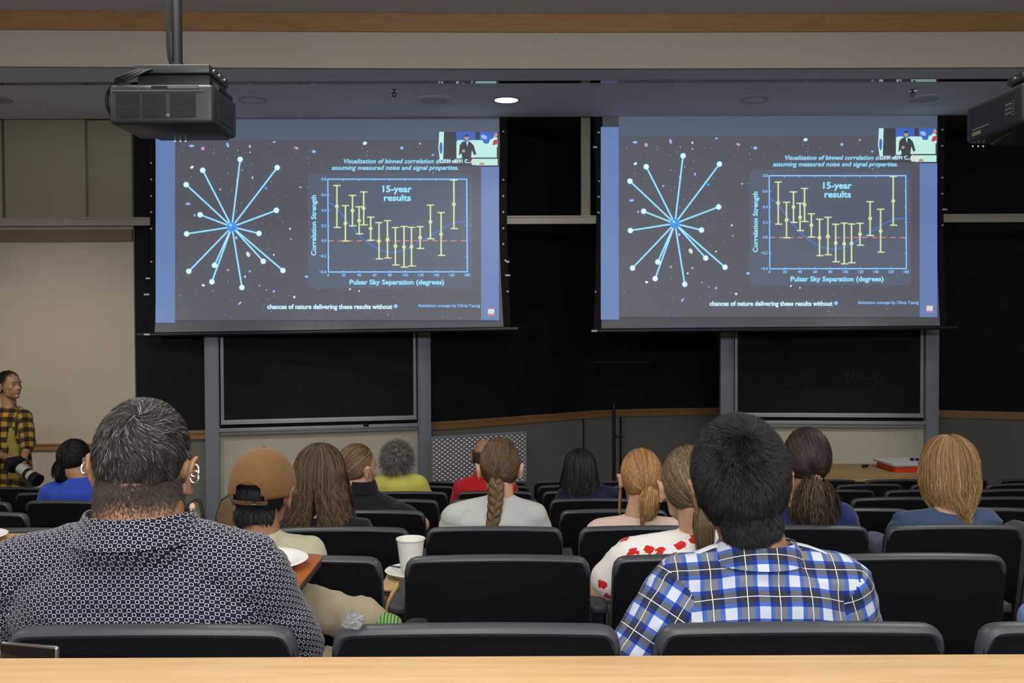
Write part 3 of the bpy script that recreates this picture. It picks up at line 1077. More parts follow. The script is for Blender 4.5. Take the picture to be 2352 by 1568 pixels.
# bank of seats across the aisle on the left
for k, px_, rz, lab in ((4, -68, -0.05, 'empty black chair cut by the left edge of the photo, just above the lattice-print shoulder'),
                        (5, 150, -0.08, 'black chair of the person in the bright blue shirt'),
                        (5, -84, -0.08, 'empty black chair at the left edge next to the bright blue shirt'),
                        (6, 112, -0.10, 'empty black chair just in front of the bright blue shirt'),
                        (6, -92, -0.10, 'empty black chair sliver at the far left edge below the standing photographer'),
                        (7, 40, -0.12, 'empty black chair directly below the camera lens of the standing photographer')):
    x = at(px_, 1150, row_y(k)).x
    dup(proto, (x, row_y(k), row_floor(k)), rz, lab)
# aisle end seats with their stowed writing tablets
x = at(372, 1150, 5.25).x
ca = dup(proto, (x, 5.25, row_floor(5)), -0.45, "turned aisle chair with a tan panel, partly behind the big man's ear")
cb = CH[(5, -2)]
cb['label'] = 'aisle chair with a tan end panel between the lattice shirt and the brown cap'
prof = [(0.0, 0.0), (0.135, 0.0), (0.15, 0.05), (0.148, 0.20), (0.13, 0.26), (0.10, 0.268), (0.03, 0.22), (0.0, 0.14)]
for c_, ox, oz in ((cb, -0.36, 0.615), (ca, 0.22, 0.60)):
    mp = Matrix.Translation((ox, -0.03, oz))
    for nm, s_, y0_, y1_, m_ in (('tablet_rim', 1.10, 0.0, 0.018, armm), ('folded_tablet', 1.0, -0.006, -0.0005, tan_m)):
        mb = MB().prism([((a - 0.075) * s_ + 0.02, (b - 0.12) * s_ + 0.12) for a, b in prof], 1, y0_, y1_)
        mb.v = [tuple(mp @ Vector(v)) for v in mb.v]
        o = mb.build(nm, m_, None, bevel=0.002)
        o.parent = c_

# ------------------------------------------------------------------ writing tablets, plates, cup
tab_m = wood('orange_wood_tablet', (0.42, 0.125, 0.025), (0.30, 0.08, 0.015), (10, 1.5, 10), 0.25, 5.0)
pale_m = wood('pale_wood_tablet', (0.55, 0.36, 0.16), (0.46, 0.29, 0.12), (1.5, 10, 10), 0.35, 5.0)
plate_m = M('white_paper_plate', (0.74, 0.74, 0.72), 0.6, 0.2)
crumb_m = M('dark_sauce', (0.10, 0.012, 0.008), 0.5)


def rrect(x0, y0, x1, y1, r, n=6):
    pts = []
    for cx, cy, a0 in ((x1 - r, y0 + r, -90), (x1 - r, y1 - r, 0), (x0 + r, y1 - r, 90), (x0 + r, y0 + r, 180)):
        for i in range(n + 1):
            a = math.radians(a0 + 90 * i / n)
            pts.append((cx + r * math.cos(a), cy + r * math.sin(a)))
    return pts


def tablet(x0, y0, x1, y1, z, floor, mat_, label, postxy):
    t = thing('writing_tablet', (postxy[0], postxy[1], floor), label, 'writing tablet')
    MB().prism(rrect(x0, y0, x1, y1, 0.03), 2, z - 0.008, z).build('tablet_top', mat_, t, bevel=0.002)
    MB().prism(rrect(x0 + 0.004, y0 + 0.004, x1 - 0.002, y1 - 0.004, 0.03), 2, z - 0.024, z - 0.0085).build('tablet_base', M('dark_tablet_base', (0.05, 0.045, 0.05), 0.5), t, bevel=0.003)
    mb = MB().cyl((postxy[0], postxy[1], floor), (postxy[0], postxy[1], z - 0.1), 0.018)
    mb.tube([(postxy[0], postxy[1], z - 0.12), (postxy[0], postxy[1], z - 0.06), ((x0 + x1) / 2, (y0 + y1) / 2, z - 0.03)], 0.014, 8)
    mb.build('support_post', M('black_metal', (0, 0, 0)), t, True)
    return t


def plate(c, R, label, crumbs=True):
    t = thing('paper_plate', c, label, 'plate', 'white paper plates')
    MB().lathe(c, [(0.004, 0.003), (R * 0.62, 0.003), (R * 0.70, 0.006), (R * 0.80, 0.016), (R * 0.97, 0.021), (R, 0.019), (R * 0.985, 0.0175), (R * 0.80, 0.012), (R * 0.70, 0.001), (R * 0.6, 0.0)], 48).build('dish', plate_m, t, True)
    if crumbs:
        mb = MB()
        r = random.Random(5)
        for _ in range(16):
            a, q = r.uniform(-0.6, 3.6), r.uniform(0.01, R * 0.5)
            mb.ball((c[0] + q * math.cos(a) + 0.02, c[1] + q * math.sin(a), c[2] + 0.0045), (r.uniform(.001, .004), r.uniform(.001, .003), 0.0015), nu=6, nv=4)
        mb.build('sauce_crumbs', crumb_m, t)
    return t


zt1 = 1.598
tablet(-0.86, 2.03, -0.478, 2.42, zt1, row_floor(1), tab_m, 'glossy orange-brown writing tablet under the plate beside the lattice shirt sleeve', (-0.88, 2.30))
plate((-0.612, 2.29, zt1 + 0.0005), 0.118, 'white paper plate with sauce crumbs on the orange-brown tablet')
zt2 = 1.385
tablet(-0.40, 2.85, -0.10, 3.14, zt2, row_floor(2), pale_m, 'pale wooden writing tablet carrying the paper cup', (-0.33, 2.80))
plate((-0.315, 3.00, zt2 + 0.0005), 0.088, 'small white paper plate under the paper cup edge')
# bent wood armrest
a = [at(912, 1344, 2.80), at(903, 1360, 2.78), at(894, 1382, 2.77), at(889, 1405, 2.77), at(890, 1440, 2.78), at(892, 1520, 2.80)]
o = MB().tube(a + [(a[-1].x, 2.80, row_floor(2))], 0.0075, 10, flat=(1.6, 1.0), up=(0, 1, 0)).build('bentwood_armrest', pale_m, None, True)
tag(o, 'curved light bentwood armrest below the small plate', 'armrest')
# paper cup
c = Vector((-0.318, 2.965, zt2 + 0.0225))
t = thing('paper_cup', c, 'white ribbed paper cup behind the empty second row chair', 'cup')
h = 0.102
prof = [(0.001, 0.0), (0.028, 0.0), (0.030, 0.002)] + [(0.030 + 0.0125 * q / 12 + 0.0005 * (q % 2), 0.002 + (h - 0.004) * q / 12) for q in range(1, 13)]
prof += [(0.0435, h - 0.002), (0.0455, h - 0.001), (0.046, h + 0.001), (0.0450, h + 0.003), (0.0435, h + 0.002), (0.042, h - 0.004), (0.0295, 0.006), (0.001, 0.005)]
MB().lathe(c, prof, 40).build('cup_wall', M('white_cup_paper', (0.66, 0.65, 0.60), 0.7), t, True)
MB().lathe(c, [(0.001, h - 0.018), (0.0395, h - 0.018), (0.0395, h - 0.0185)], 32).build('milky_drink', M('milky_liquid', (0.55, 0.53, 0.47), 0.3), t)
# knife on the small plate
MB().hexa([(-0.39, 3.025, zt2 + 0.021), (-0.31, 2.985, zt2 + 0.021), (-0.31, 2.99, zt2 + 0.021), (-0.39, 3.032, zt2 + 0.021),
           (-0.39, 3.025, zt2 + 0.024), (-0.31, 2.985, zt2 + 0.024), (-0.31, 2.99, zt2 + 0.024), (-0.39, 3.032, zt2 + 0.024)])
k_ = MB().tube([(-0.392, 3.03, zt2 + 0.0245), (-0.36, 3.012, zt2 + 0.0245), (-0.30, 2.99, zt2 + 0.0245)], [0.002, 0.004, 0.003], 8, flat=(1, 0.5)).build('plastic_knife', M('black_plastic', (0, 0, 0)), None, True)
tag(k_, 'thin black plastic knife lying across the small plate', 'knife')
zt3 = 1.472
q = at(30, 1228, 3.1)
tablet(q.x - 0.5, 3.0, q.x, 3.24, zt3, row_floor(2), pale_m, 'pale wooden writing tablet corner at the left edge of the photo', (q.x - 0.25, 2.95))
plate((q.x - 0.155, 3.12, zt3 + 0.0005), 0.115, 'white paper plate edge at the far left of the photo', False)
# crumpled clear wrapper on the nearest middle chair's far side: a plastic bottle-like bag
p = at(812, 1424, 1.632)
mb = MB().ball(p, (0.019, 0.016, 0.014), nu=18, nv=12)
mb.v = [tuple(Vector(v) + (Vector(v) - p) * (0.55 * noise.noise(Vector(v) * 95))) for v in mb.v]
o = mb.build('crumpled_wrapper', M('clear_crinkled_plastic', (0.95, 0.96, 0.98), 0.06, 0.9, trans=0.9, bump=(120, 1.0, 0.01)), None)
tag(o, 'crumpled clear plastic wrapper resting on the top of the nearest empty chair', 'wrapper')
# small shelf that holds it: the seat arm pad behind
# pen on the third row
a, b = at(672, 1229, 3.62), at(688, 1240, 3.60)
MB_ = MB().tube([a, a.lerp(b, 0.7), b], [0.004, 0.0045, 0.0015], 10)
o = MB_.build('ballpoint_pen', M('blue_pen', (0.03, 0.06, 0.30), 0.3), None, True)
tag(o, 'blue ballpoint pen between the cap wearer and the long-haired person', 'pen')

# ------------------------------------------------------------------ projectors hanging from the ceiling
pj = M('projector_grey', (0.030, 0.034, 0.037), 0.42, 0.5)
pjd = M('projector_dark', (0.012, 0.013, 0.016), 0.5, 0.4)
pjb = M('projector_blueblack', (0.020, 0.026, 0.034), 0.4, 0.5)
blk = M('black_metal', (0, 0, 0))


def projector(x0, y0, z0, label, side, dp=0.40):
    """x0,y0,z0: lower rear left corner; rear faces the camera"""
    w, h = 0.512, 0.195
    t = thing('projector', (x0 + w / 2, y0 + dp / 2, z0), label, 'projector', 'ceiling projectors')
    b = MB().box((x0, y0, z0), (x0 + w, y0 + dp, z0 + h)).build('body', pj, t, bevel=0.022, seg=4)
    # slightly proud rear lip and sloping belly
    MB().hexa([(x0 + 0.03, y0 + 0.03, z0), (x0 + w - 0.03, y0 + 0.03, z0), (x0 + w - 0.03, y0 + 0.03, z0 + 0.01), (x0 + 0.03, y0 + 0.03, z0 + 0.01),
               (x0 + 0.12, y0 + dp - 0.03, z0 - 0.012), (x0 + w - 0.03, y0 + dp - 0.03, z0 - 0.012), (x0 + w - 0.03, y0 + dp - 0.03, z0 + 0.01), (x0 + 0.12, y0 + dp - 0.03, z0 + 0.01)]).build('belly_panel', pjb, t, bevel=0.004)
    # rear grille in three fields
    for gx0, gx1 in ((0.038, 0.150), (0.165, 0.278), (0.300, 0.425)):
        g = MB().box((x0 + gx0, y0 - 0.0015, z0 + 0.032), (x0 + gx1, y0 + 0.004, z0 + 0.152)).build('vent_grille', pjd, t)
        mb = MB()
        for i in range(17):
            zz = z0 + 0.036 + i * 0.0068
            mb.box((x0 + gx0, y0 - 0.005, zz), (x0 + gx1, y0 - 0.001, zz + 0.0028))
        mb.build('vent_slats', pj, g)
    MB().ball((x0 + 0.29, y0 - 0.001, z0 + 0.040), (0.011, 0.004, 0.011)).build('infrared_window', M('infrared_plum', (0.16, 0.10, 0.12), 0.2), t, True)
    MB().box((x0 + 0.02, y0 - 0.004, z0 + 0.158), (x0 + w - 0.04, y0 + 0.004, z0 + 0.163)).build('seam_line', M('projector_edge', (0.12, 0.12, 0.12), 0.4), t)
    MB().box((x0 + 0.21, y0 - 0.003, z0 + 0.175), (x0 + 0.29, y0 + 0.004, z0 + 0.186)).build('latch_slot', pjd, t)
    MB().box((x0 + 0.29, y0 - 0.003, z0 + 0.172), (x0 + 0.44, y0 + 0.004, z0 + 0.186)).build('name_plate', M('projector_plate', (0.17, 0.17, 0.17), 0.35, metal=0.5), t)
    # side: vent on the right flank, sockets on the left flank
    xr = x0 + w
    g = MB().box((xr - 0.004, y0 + 0.07, z0 + 0.03), (xr + 0.0015, y0 + 0.33, z0 + 0.16)).build('side_vent', pjd, t)
    mb = MB()
    for i in range(22):
        yy = y0 + 0.075 + i * 0.0115
        mb.box((xr + 0.001, yy, z0 + 0.032), (xr + 0.0035, yy + 0.005, z0 + 0.158))
    mb.build('side_vent_slats', pjb, g)
    xl = x0
    p_ = MB().box((xl - 0.0015, y0 + 0.07, z0 + 0.02), (xl + 0.004, y0 + dp - 0.05, z0 + 0.165)).build('socket_panel', pjb, t)
    MB().box((xl - 0.004, y0 + dp - 0.17, z0 + 0.025), (xl, y0 + dp - 0.08, z0 + 0.045)).build('cable_socket', M('pale_socket', (0.35, 0.31, 0.2), 0.4), p_)
    MB().box((xl - 0.004, y0 + dp - 0.25, z0 + 0.055), (xl, y0 + dp - 0.08, z0 + 0.061)).build('socket_strip', M('pale_socket', (0, 0, 0)), p_)
    for i in range(3):
        for j in range(3):
            MB().box((xl - 0.004, y0 + 0.105 + i * 0.02, z0 + 0.065 + j * 0.022), (xl, y0 + 0.115 + i * 0.02, z0 + 0.077 + j * 0.022)).build('key_button', M('key_grey', (0.20, 0.20, 0.23), 0.4), p_)
    for j in range(6):
        MB().box((xl - 0.004, y0 + 0.078, z0 + 0.055 + j * 0.013), (xl, y0 + 0.095, z0 + 0.060 + j * 0.013)).build('key_label', M('key_grey', (0, 0, 0)), p_)
    # lens and adjusting foot at the front
    lx = x0 + (0.36 if side > 0 else 0.12)
    MB().tube([(lx, y0 + dp - 0.01, z0 + 0.10), (lx, y0 + dp + 0.02, z0 + 0.10), (lx, y0 + dp + 0.06, z0 + 0.10), (lx, y0 + dp + 0.075, z0 + 0.10)], [0.085, 0.08, 0.062, 0.055], 28).build('lens_barrel', pjd, t, True)
    MB().cyl((x0 + w - 0.04, y0 + dp - 0.05, z0 + h - 0.01), (x0 + w - 0.04, y0 + dp - 0.05, z0 + h + 0.018), 0.02).build('foot', pjd, t, True)
    for i in range(3):
        MB().ball((x0 + 0.19 + 0.028 * i if side > 0 else x0 + 0.03 + 0.028 * i, y0 + dp - 0.02, z0 - 0.014), (0.004, 0.003, 0.003), nu=8, nv=6).build('glow_dot', M('pale_green_dot', (0.5, 0.6, 0.5), 0.4, emit=((0.75, 0.95, 0.7), 1.6)), t)  # three small glowing dots under the front edge
    # mount: plates, brackets
    mx0, mx1 = x0 + 0.11, x0 + w - 0.03
    m_ = MB().box((mx0, y0 + 0.04, z0 + h + 0.062), (mx1, y0 + 0.36, z0 + h + 0.105)).build('mount_plate', pj, t, bevel=0.004)
    MB().box((mx0 + 0.01, y0 + 0.06, z0 + h + 0.001), (mx1 - 0.005, y0 + 0.34, z0 + h + 0.060)).build('mount_box', pjd, t, bevel=0.004)
    for i in range(3):
        MB().cyl((mx1 - 0.002 if side > 0 else mx0 + 0.002, y0 + 0.10 + i * 0.09, z0 + h + 0.083), (mx1 + 0.008 if side > 0 else mx0 - 0.008, y0 + 0.10 + i * 0.09, z0 + h + 0.083), 0.011, n=12).build('mount_bolt', M('bolt_steel', (0.35, 0.35, 0.36), 0.3, metal=0.8), t, True)
    MB().hexa([(mx1 - 0.03, y0 + 0.10, z0 + h - 0.01), (mx1 + 0.03, y0 + 0.10, z0 + h - 0.01), (mx1 + 0.03, y0 + 0.10, z0 + h + 0.01), (mx1 - 0.03, y0 + 0.10, z0 + h + 0.06),
               (mx1 - 0.03, y0 + 0.33, z0 + h - 0.01), (mx1 + 0.03, y0 + 0.33, z0 + h - 0.01), (mx1 + 0.03, y0 + 0.33, z0 + h + 0.01), (mx1 - 0.03, y0 + 0.33, z0 + h + 0.06)]).build('bracket', pjd, t, bevel=0.003)
    pxc, pyc = (x0 + 0.245, y0 + 0.27)
    MB().tube([(pxc, pyc, z0 + h + 0.10), (pxc, pyc, z0 + h + 0.17), (pxc, pyc, z0 + h + 0.1701), (pxc, pyc, 4.598)], [0.034, 0.034, 0.027, 0.027], 20).build('ceiling_pole', pjd, t, True)
    r = random.Random(1)
    for k in range(3):
        dx = -0.036 - 0.006 * k
        pts = [(pxc + dx * 0.8, pyc - 0.03, 4.59), (pxc + dx, pyc - 0.03, 4.2), (pxc + dx * 0.8, pyc - 0.032, z0 + h + 0.25), (pxc - 0.02, pyc - 0.035, z0 + h + 0.13),
               (pxc - 0.05 - 0.02 * k, y0 + 0.03, z0 + h + 0.075), (pxc - 0.15 - 0.02 * k, y0 - 0.002, z0 + h + 0.02 + 0.006 * k), (x0 + 0.03, y0 + 0.02, z0 + h + 0.012 + 0.005 * k)]
        if k < 2 and side > 0:
            pts += [(x0 - 0.02 - 0.006 * k, y0 + 0.05, z0 + h - 0.03), (x0 - 0.027 - 0.006 * k, y0 + 0.06, z0 + 0.10), (x0 - 0.008, y0 + 0.09, z0 + 0.035)]
        s_ = interp([Vector(p) for p in pts], 5)
        MB().tube(s_, 0.0065, 7).build('cable', blk, t, True)
    return t


projector(-1.965, 4.70, 3.152, 'black projector hanging on a pole over the left screen, seen from behind', 1)
projector(2.475, 4.66, 3.135, 'black projector cut by the right edge of the photo, sockets on its side', -1, 0.58)

# ------------------------------------------------------------------ front table with its things
tz = 0.735
tbl_m = wood('light_oak_table', (0.36, 0.25, 0.115), (0.28, 0.185, 0.08), (1.2, 14, 14), 0.45, 5.0)
t = thing('front_table', (3.3, 8.95, FLOOR0), 'light oak table in front of the right chalkboard holding papers and a mug', 'table')
tx0, tx1, ty0, ty1 = 2.35, 4.12, 8.66, 9.56
MB().box((tx0, ty0, tz - 0.03), (tx1, ty1, tz)).build('table_top', tbl_m, t, bevel=0.005)
for x in (tx0 + 0.06, tx1 - 0.06):
    for y in (ty0 + 0.08, ty1 - 0.08):
        MB().box((x - 0.025, y - 0.025, FLOOR0), (x + 0.025, y + 0.025, tz - 0.031)).build('leg', blk, t)
MB().box((tx0 + 0.1, ty0 + 0.05, tz - 0.09), (tx1 - 0.1, ty1 - 0.05, tz - 0.031)).build('apron', blk, t)


def on_table(px, py, z=tz):
    d = at(px, py, 8.0) - CAM
    return CAM + d * ((z - CAM.z) / d.z)


a = on_table(2040, 1091)
RZ = Matrix.Rotation(0.10, 4, 'Z')
o = MB().cbox((0, 0, 0.034), (0.31, 0.36, 0.066), None)
c = on_table(2074, 1080)
mx = Matrix.Translation((c.x, c.y + 0.06, tz)) @ RZ
t = thing('red_box', (c.x, c.y + 0.06, tz), 'red flat box under the stack of white papers on the front table', 'box')
MB().box((-0.15, -0.18, 0.001), (0.15, 0.18, 0.06), mx).build('carton', M('red_card', (0.50, 0.03, 0.012), 0.45), t, bevel=0.002)
MB().box((-0.146, -0.1825, 0.052), (0.146, -0.179, 0.060), mx).build('lid_edge', M('red_card_lid', (0.62, 0.25, 0.2), 0.5), t)
mb = MB()
for i in range(7):
    r_ = Matrix.Translation((0.0 + 0.008 * math.sin(i * 2.1), 0.004 * math.cos(i * 3), 0.0615 + 0.0032 * i)) @ Matrix.Rotation(0.05 * math.sin(i * 1.7), 4, 'Z')
    mb.box((-0.175, -0.20, 0), (0.175, 0.20, 0.003), mx @ r_)
o = mb.build('paper_stack', M('white_paper', (0.50, 0.51, 0.54), 0.7), None)
tag(o, 'stack of white papers lying on the red box', 'papers')
c = on_table(2101, 1077)
t = thing('mug', c, 'dark navy mug with handle behind the papers on the front table', 'mug')
MB().lathe(c, [(0.002, 0.001), (0.038, 0.001), (0.041, 0.005), (0.043, 0.10), (0.041, 0.103), (0.039, 0.10), (0.037, 0.01), (0.002, 0.008)], 28).build('mug_body', M('navy_glaze', (0.008, 0.012, 0.03), 0.25, 0.6), t, True)
MB().tube([c + Vector((0.04, 0, 0.085)), c + Vector((0.062, 0, 0.08)), c + Vector((0.070, 0, 0.05)), c + Vector((0.058, 0, 0.025)), c + Vector((0.04, 0, 0.02))], 0.006, 8).build('handle', M('navy_glaze', (0, 0, 0)), t, True)
c = on_table(1988, 1074)
o = MB().capsule(c + Vector((-0.022, 0, 0.018)), c + Vector((0.022, 0.01, 0.018)), 0.017, 0.013, 12).build('computer_mouse', blk, None, True)
tag(o, 'small black computer mouse alone on the left part of the front table', 'mouse')
c = on_table(2066, 1097)
mb = MB()
for i in range(5):
    mb.box((-0.04, -0.012, 0.0015 * i + 0.001), (0.04, 0.012, 0.0015 * i + 0.002), Matrix.Translation((c.x + 0.012 * i - 0.02, c.y, tz)) @ Matrix.Rotation(0.5 - 0.25 * i, 4, 'Z'))
o = mb.build('orange_sticky_notes', M('orange_paper', (0.75, 0.22, 0.02), 0.6), None)
tag(o, 'loose orange paper tabs in front of the red box', 'sticky notes')
c = on_table(2117, 1088)
o = MB().cbox((c.x, c.y, tz + 0.012), (0.10, 0.03, 0.02)).build('chalk_box', M('red_card_lid', (0, 0, 0)), None, bevel=0.002)
tag(o, 'tiny red and white box at the right end of the table beside the blond hair', 'box')

# ------------------------------------------------------------------ glittering diamond-pattern metal panel
P0, P1, P2, P3 = at(994, 1120, 8.95), at(1207, 1101, 9.35), at(1203, 993, 9.35), at(991, 1004, 8.95)
dv = Vector((P1.x - P0.x, P1.y - P0.y, 0))
wl = dv.length
ang = math.atan2(dv.y, dv.x)
mx = Matrix.Translation((P0.x, P0.y, 0)) @ Matrix.Rotation(ang, 4, 'Z')
zb_, zt_ = P0.z, P3.z
t = thing('metal_panel_cart', (P0.x, P0.y, FLOOR0), 'shiny diamond-patterned metal panel standing below the centre board', 'metal panel')
dm = M('diamond_sheet', (0.40, 0.39, 0.42), 0.32, 0.6, metal=0.45)
nt = dm.node_tree
b = nt.nodes['Principled BSDF']
tc = nt.nodes.new('ShaderNodeTexCoord')
w1, w2 = nt.nodes.new('ShaderNodeTexWave'), nt.nodes.new('ShaderNodeTexWave')
for w_, rz_ in ((w1, 0.9), (w2, -0.9)):
    mp = nt.nodes.new('ShaderNodeMapping')
    mp.inputs['Rotation'].default_value = (0, rz_, 0)
    nt.links.new(tc.outputs['Object'], mp.inputs['Vector'])
    nt.links.new(mp.outputs['Vector'], w_.inputs['Vector'])
    w_.inputs['Scale'].default_value = 10
mul = nt.nodes.new('ShaderNodeMath')
mul.operation = 'MULTIPLY'
nt.links.new(w1.outputs['Fac'], mul.inputs[0])
nt.links.new(w2.outputs['Fac'], mul.inputs[1])
bp = nt.nodes.new('ShaderNodeBump')
bp.inputs['Strength'].default_value = 0.6
bp.inputs['Distance'].default_value = 0.012
nt.links.new(mul.outputs[0], bp.inputs['Height'])
nt.links.new(bp.outputs['Normal'], b.inputs['Normal'])
rp = nt.nodes.new('ShaderNodeValToRGB')
rp.color_ramp.elements[0].color = (0.22, 0.21, 0.23, 1)
rp.color_ramp.elements[1].color = (0.75, 0.72, 0.74, 1)
rp.color_ramp.elements[0].position = 0.1
rp.color_ramp.elements[1].position = 0.5
nt.links.new(mul.outputs[0], rp.inputs['Fac'])
nt.links.new(rp.outputs['Color'], b.inputs['Base Color'])
MB().box((0, 0, zb_), (wl, 0.03, zt_ - 0.005), mx).build('patterned_sheet', dm, t)
mb = MB().box((-0.008, -0.006, zb_ - 0.01), (0.006, 0.036, zt_), mx).box((wl - 0.006, -0.006, zb_ - 0.01), (wl + 0.008, 0.036, zt_), mx)
mb.box((0, -0.006, zt_ - 0.008), (wl, 0.036, zt_ + 0.004), mx).box((0, -0.006, zb_ - 0.01), (wl, 0.036, zb_ + 0.002), mx)
mb.build('edge_frame', M('grey_board_frame', (0, 0, 0)), t)
for x in (0.1, wl - 0.1):
    MB().box((x - 0.02, -0.15, FLOOR0), (x + 0.02, 0.25, FLOOR0 + 0.04), mx).box((x - 0.02, 0.0, FLOOR0), (x + 0.02, 0.03, zb_ - 0.011), mx).build('leg', blk, t)
# ------------------------------------------------------------------ people
def skin_mat(name, c):
    return M(name, c, 0.5, 0.35, var=(30, tuple(v * 0.82 for v in c)), bump=(220, 0.12, 0.002))


SK_L = skin_mat('skin_light', (0.58, 0.33, 0.22))
SK_M = skin_mat('skin_tan', (0.36, 0.19, 0.11))
SK_D = skin_mat('skin_olive', (0.33, 0.17, 0.10))


def fuse(mb, voxel, name, mat_, parent, smooth=2, disp=None, keep=None):
    """melt overlapping closed shapes into one continuous surface"""
    me = mb.mesh(name)
    ob = bpy.data.objects.new(name, me)
    COL.objects.link(ob)
    r = ob.modifiers.new('r', 'REMESH')
    r.mode = 'VOXEL'
    r.voxel_size = voxel
    r.adaptivity = 0
    if smooth:
        sm = ob.modifiers.new('s', 'SMOOTH')
        sm.factor = 0.5
        sm.iterations = smooth
    dg = bpy.context.evaluated_depsgraph_get()
    m2 = bpy.data.meshes.new_from_object(ob.evaluated_get(dg))
    bpy.data.objects.remove(ob)
    bpy.data.meshes.remove(me)
    m2.name = name
    n = len(m2.vertices)
    if disp:
        co = np.empty(n * 3, np.float32)
        m2.vertices.foreach_get('co', co)
        no = np.array([tuple(v.normal) for v in m2.vertices], np.float32)
        co = co.reshape(-1, 3)
        d = np.array([disp(Vector(c)) for c in co], np.float32)
        co = co + no * d[:, None]
        m2.vertices.foreach_set('co', co.ravel())
    if keep:
        bm = bmesh.new()
        bm.from_mesh(m2)
        bmesh.ops.delete(bm, geom=[v for v in bm.verts if not keep(v.co)], context='VERTS')
        bm.to_mesh(m2)
        bm.free()
    m2.update()
    return finish(name, m2, mat_, parent, True)


def folds(scale=(7, 7, 16), amp=0.006, seed=0.0, detail=True):
    sx, sy, sz = scale

    def f(c):
        p = Vector((c.x * sx + seed, c.y * sy, c.z * sz))
        w = noise.noise(p * 0.5) * 0.8
        v = noise.noise(p + Vector((w, w, w * 2)))
        r = 1 - abs(v) * 2.2
        out = amp * max(r, -0.4)
        if detail:
            out += amp * 0.4 * noise.noise(p * 2.7)
        return out
    return f


def uv_by_bones(o, bones):
    """bones: (kind, p0, p1, a, b) ; cloth coordinates in metres"""
    me = o.data
    off = o.parent.location if o.parent else Vector((0, 0, 0))
    nv = len(me.vertices)
    co = np.empty(nv * 3, np.float32)
    me.vertices.foreach_get('co', co)
    co = co.reshape(-1, 3)
    npoly = len(me.polygons)
    cen = np.empty(npoly * 3, np.float32)
    me.polygons.foreach_get('center', cen)
    cen = cen.reshape(-1, 3)
    best = np.full(npoly, 1e9)
    idx = np.zeros(npoly, int)
    data = []
    for i, (kind, p0, p1, a, b) in enumerate(bones):
        p0, p1 = np.array(p0), np.array(p1)
        ax = p1 - p0
        L = np.linalg.norm(ax)
        ax = ax / L
        t = np.clip((cen - p0) @ ax, 0, L)
        q = cen - (p0 + t[:, None] * ax)
        if kind == 'torso':
            d = np.sqrt((q[:, 0] / a) ** 2 + (q[:, 1] / b) ** 2 + (q[:, 2] / b) ** 2)
        else:
            d = np.linalg.norm(q, axis=1) / a
        m = d < best
        best[m] = d[m]
        idx[m] = i
        # vertex coordinates
        tv = (co - p0) @ ax
        qv = co - (p0 + tv[:, None] * ax)
        if kind == 'torso':
            u = qv[:, 0] + 0.5 * np.sign(qv[:, 0]) * np.maximum(qv[:, 1], 0)
            v = co[:, 2] + 0.55 * (co[:, 1] - p0[1])
        else:
            e1 = np.cross(ax, [0, 1, 0])
            e1 /= np.linalg.norm(e1)
            e2 = np.cross(ax, e1)
            u = np.arctan2(qv @ e1, qv @ e2) * a + 3.0
            v = tv
        data.append((u, v))
    nl = len(me.loops)
    li = np.empty(nl, np.int32)
    me.loops.foreach_get('vertex_index', li)
    lt = np.empty(npoly, np.int32)
    me.polygons.foreach_get('loop_total', lt)
    pi = np.repeat(idx, lt)
    U = np.choose(pi, [d[0][li] for d in data])
    V = np.choose(pi, [d[1][li] for d in data])
    uvl = me.uv_layers.new(name='cloth')
    uvl.data.foreach_set('uv', np.stack([U, V], 1).astype(np.float32).ravel())


# ---- cloth materials with woven or printed patterns (cloth coordinates in metres)
def cloth(name, col, rough=0.85, var=None, bump=(420, 0.25, 0.002), sheen=0.15):
    return M(name, col, rough, 0.15, bump=bump, var=var, sheen=sheen)


def ramp_node(nt, src, stops):
    r = nt.nodes.new('ShaderNodeValToRGB')
    r.color_ramp.interpolation = 'CONSTANT'
    el = r.color_ramp.elements
    while len(el) < len(stops):
        el.new(0.5)
    for e, (p, c) in zip(el, stops):
        e.position = p
        e.color = (*c, 1)
    nt.links.new(src, r.inputs['Fac'])
    return r.outputs['Color']


def math_node(nt, op, a, b=None):
    m = nt.nodes.new('ShaderNodeMath')
    m.operation = op
    for i, v in enumerate((a, b)):
        if v is None:
            continue
        if isinstance(v, (int, float)):
            m.inputs[i].default_value = v
        else:
            nt.links.new(v, m.inputs[i])
    return m.outputs[0]


def uv_xy(nt):
    uv = nt.nodes.new('ShaderNodeUVMap')
    uv.uv_map = 'cloth'
    sp = nt.nodes.new('ShaderNodeSeparateXYZ')
    nt.links.new(uv.outputs['UV'], sp.inputs[0])
    return sp.outputs[0], sp.outputs[1], uv.outputs['UV']


def mixn(nt, fac, a, b, mode='MIX'):
    m = nt.nodes.new('ShaderNodeMix')
    m.data_type = 'RGBA'
    m.blend_type = mode
    if isinstance(fac, (int, float)):
        m.inputs[0].default_value = fac
    else:
        nt.links.new(fac, m.inputs[0])
    for i, v in ((6, a), (7, b)):
        if isinstance(v, tuple):
            m.inputs[i].default_value = (*v, 1)
        else:
            nt.links.new(v, m.inputs[i])
    return m.outputs[2]


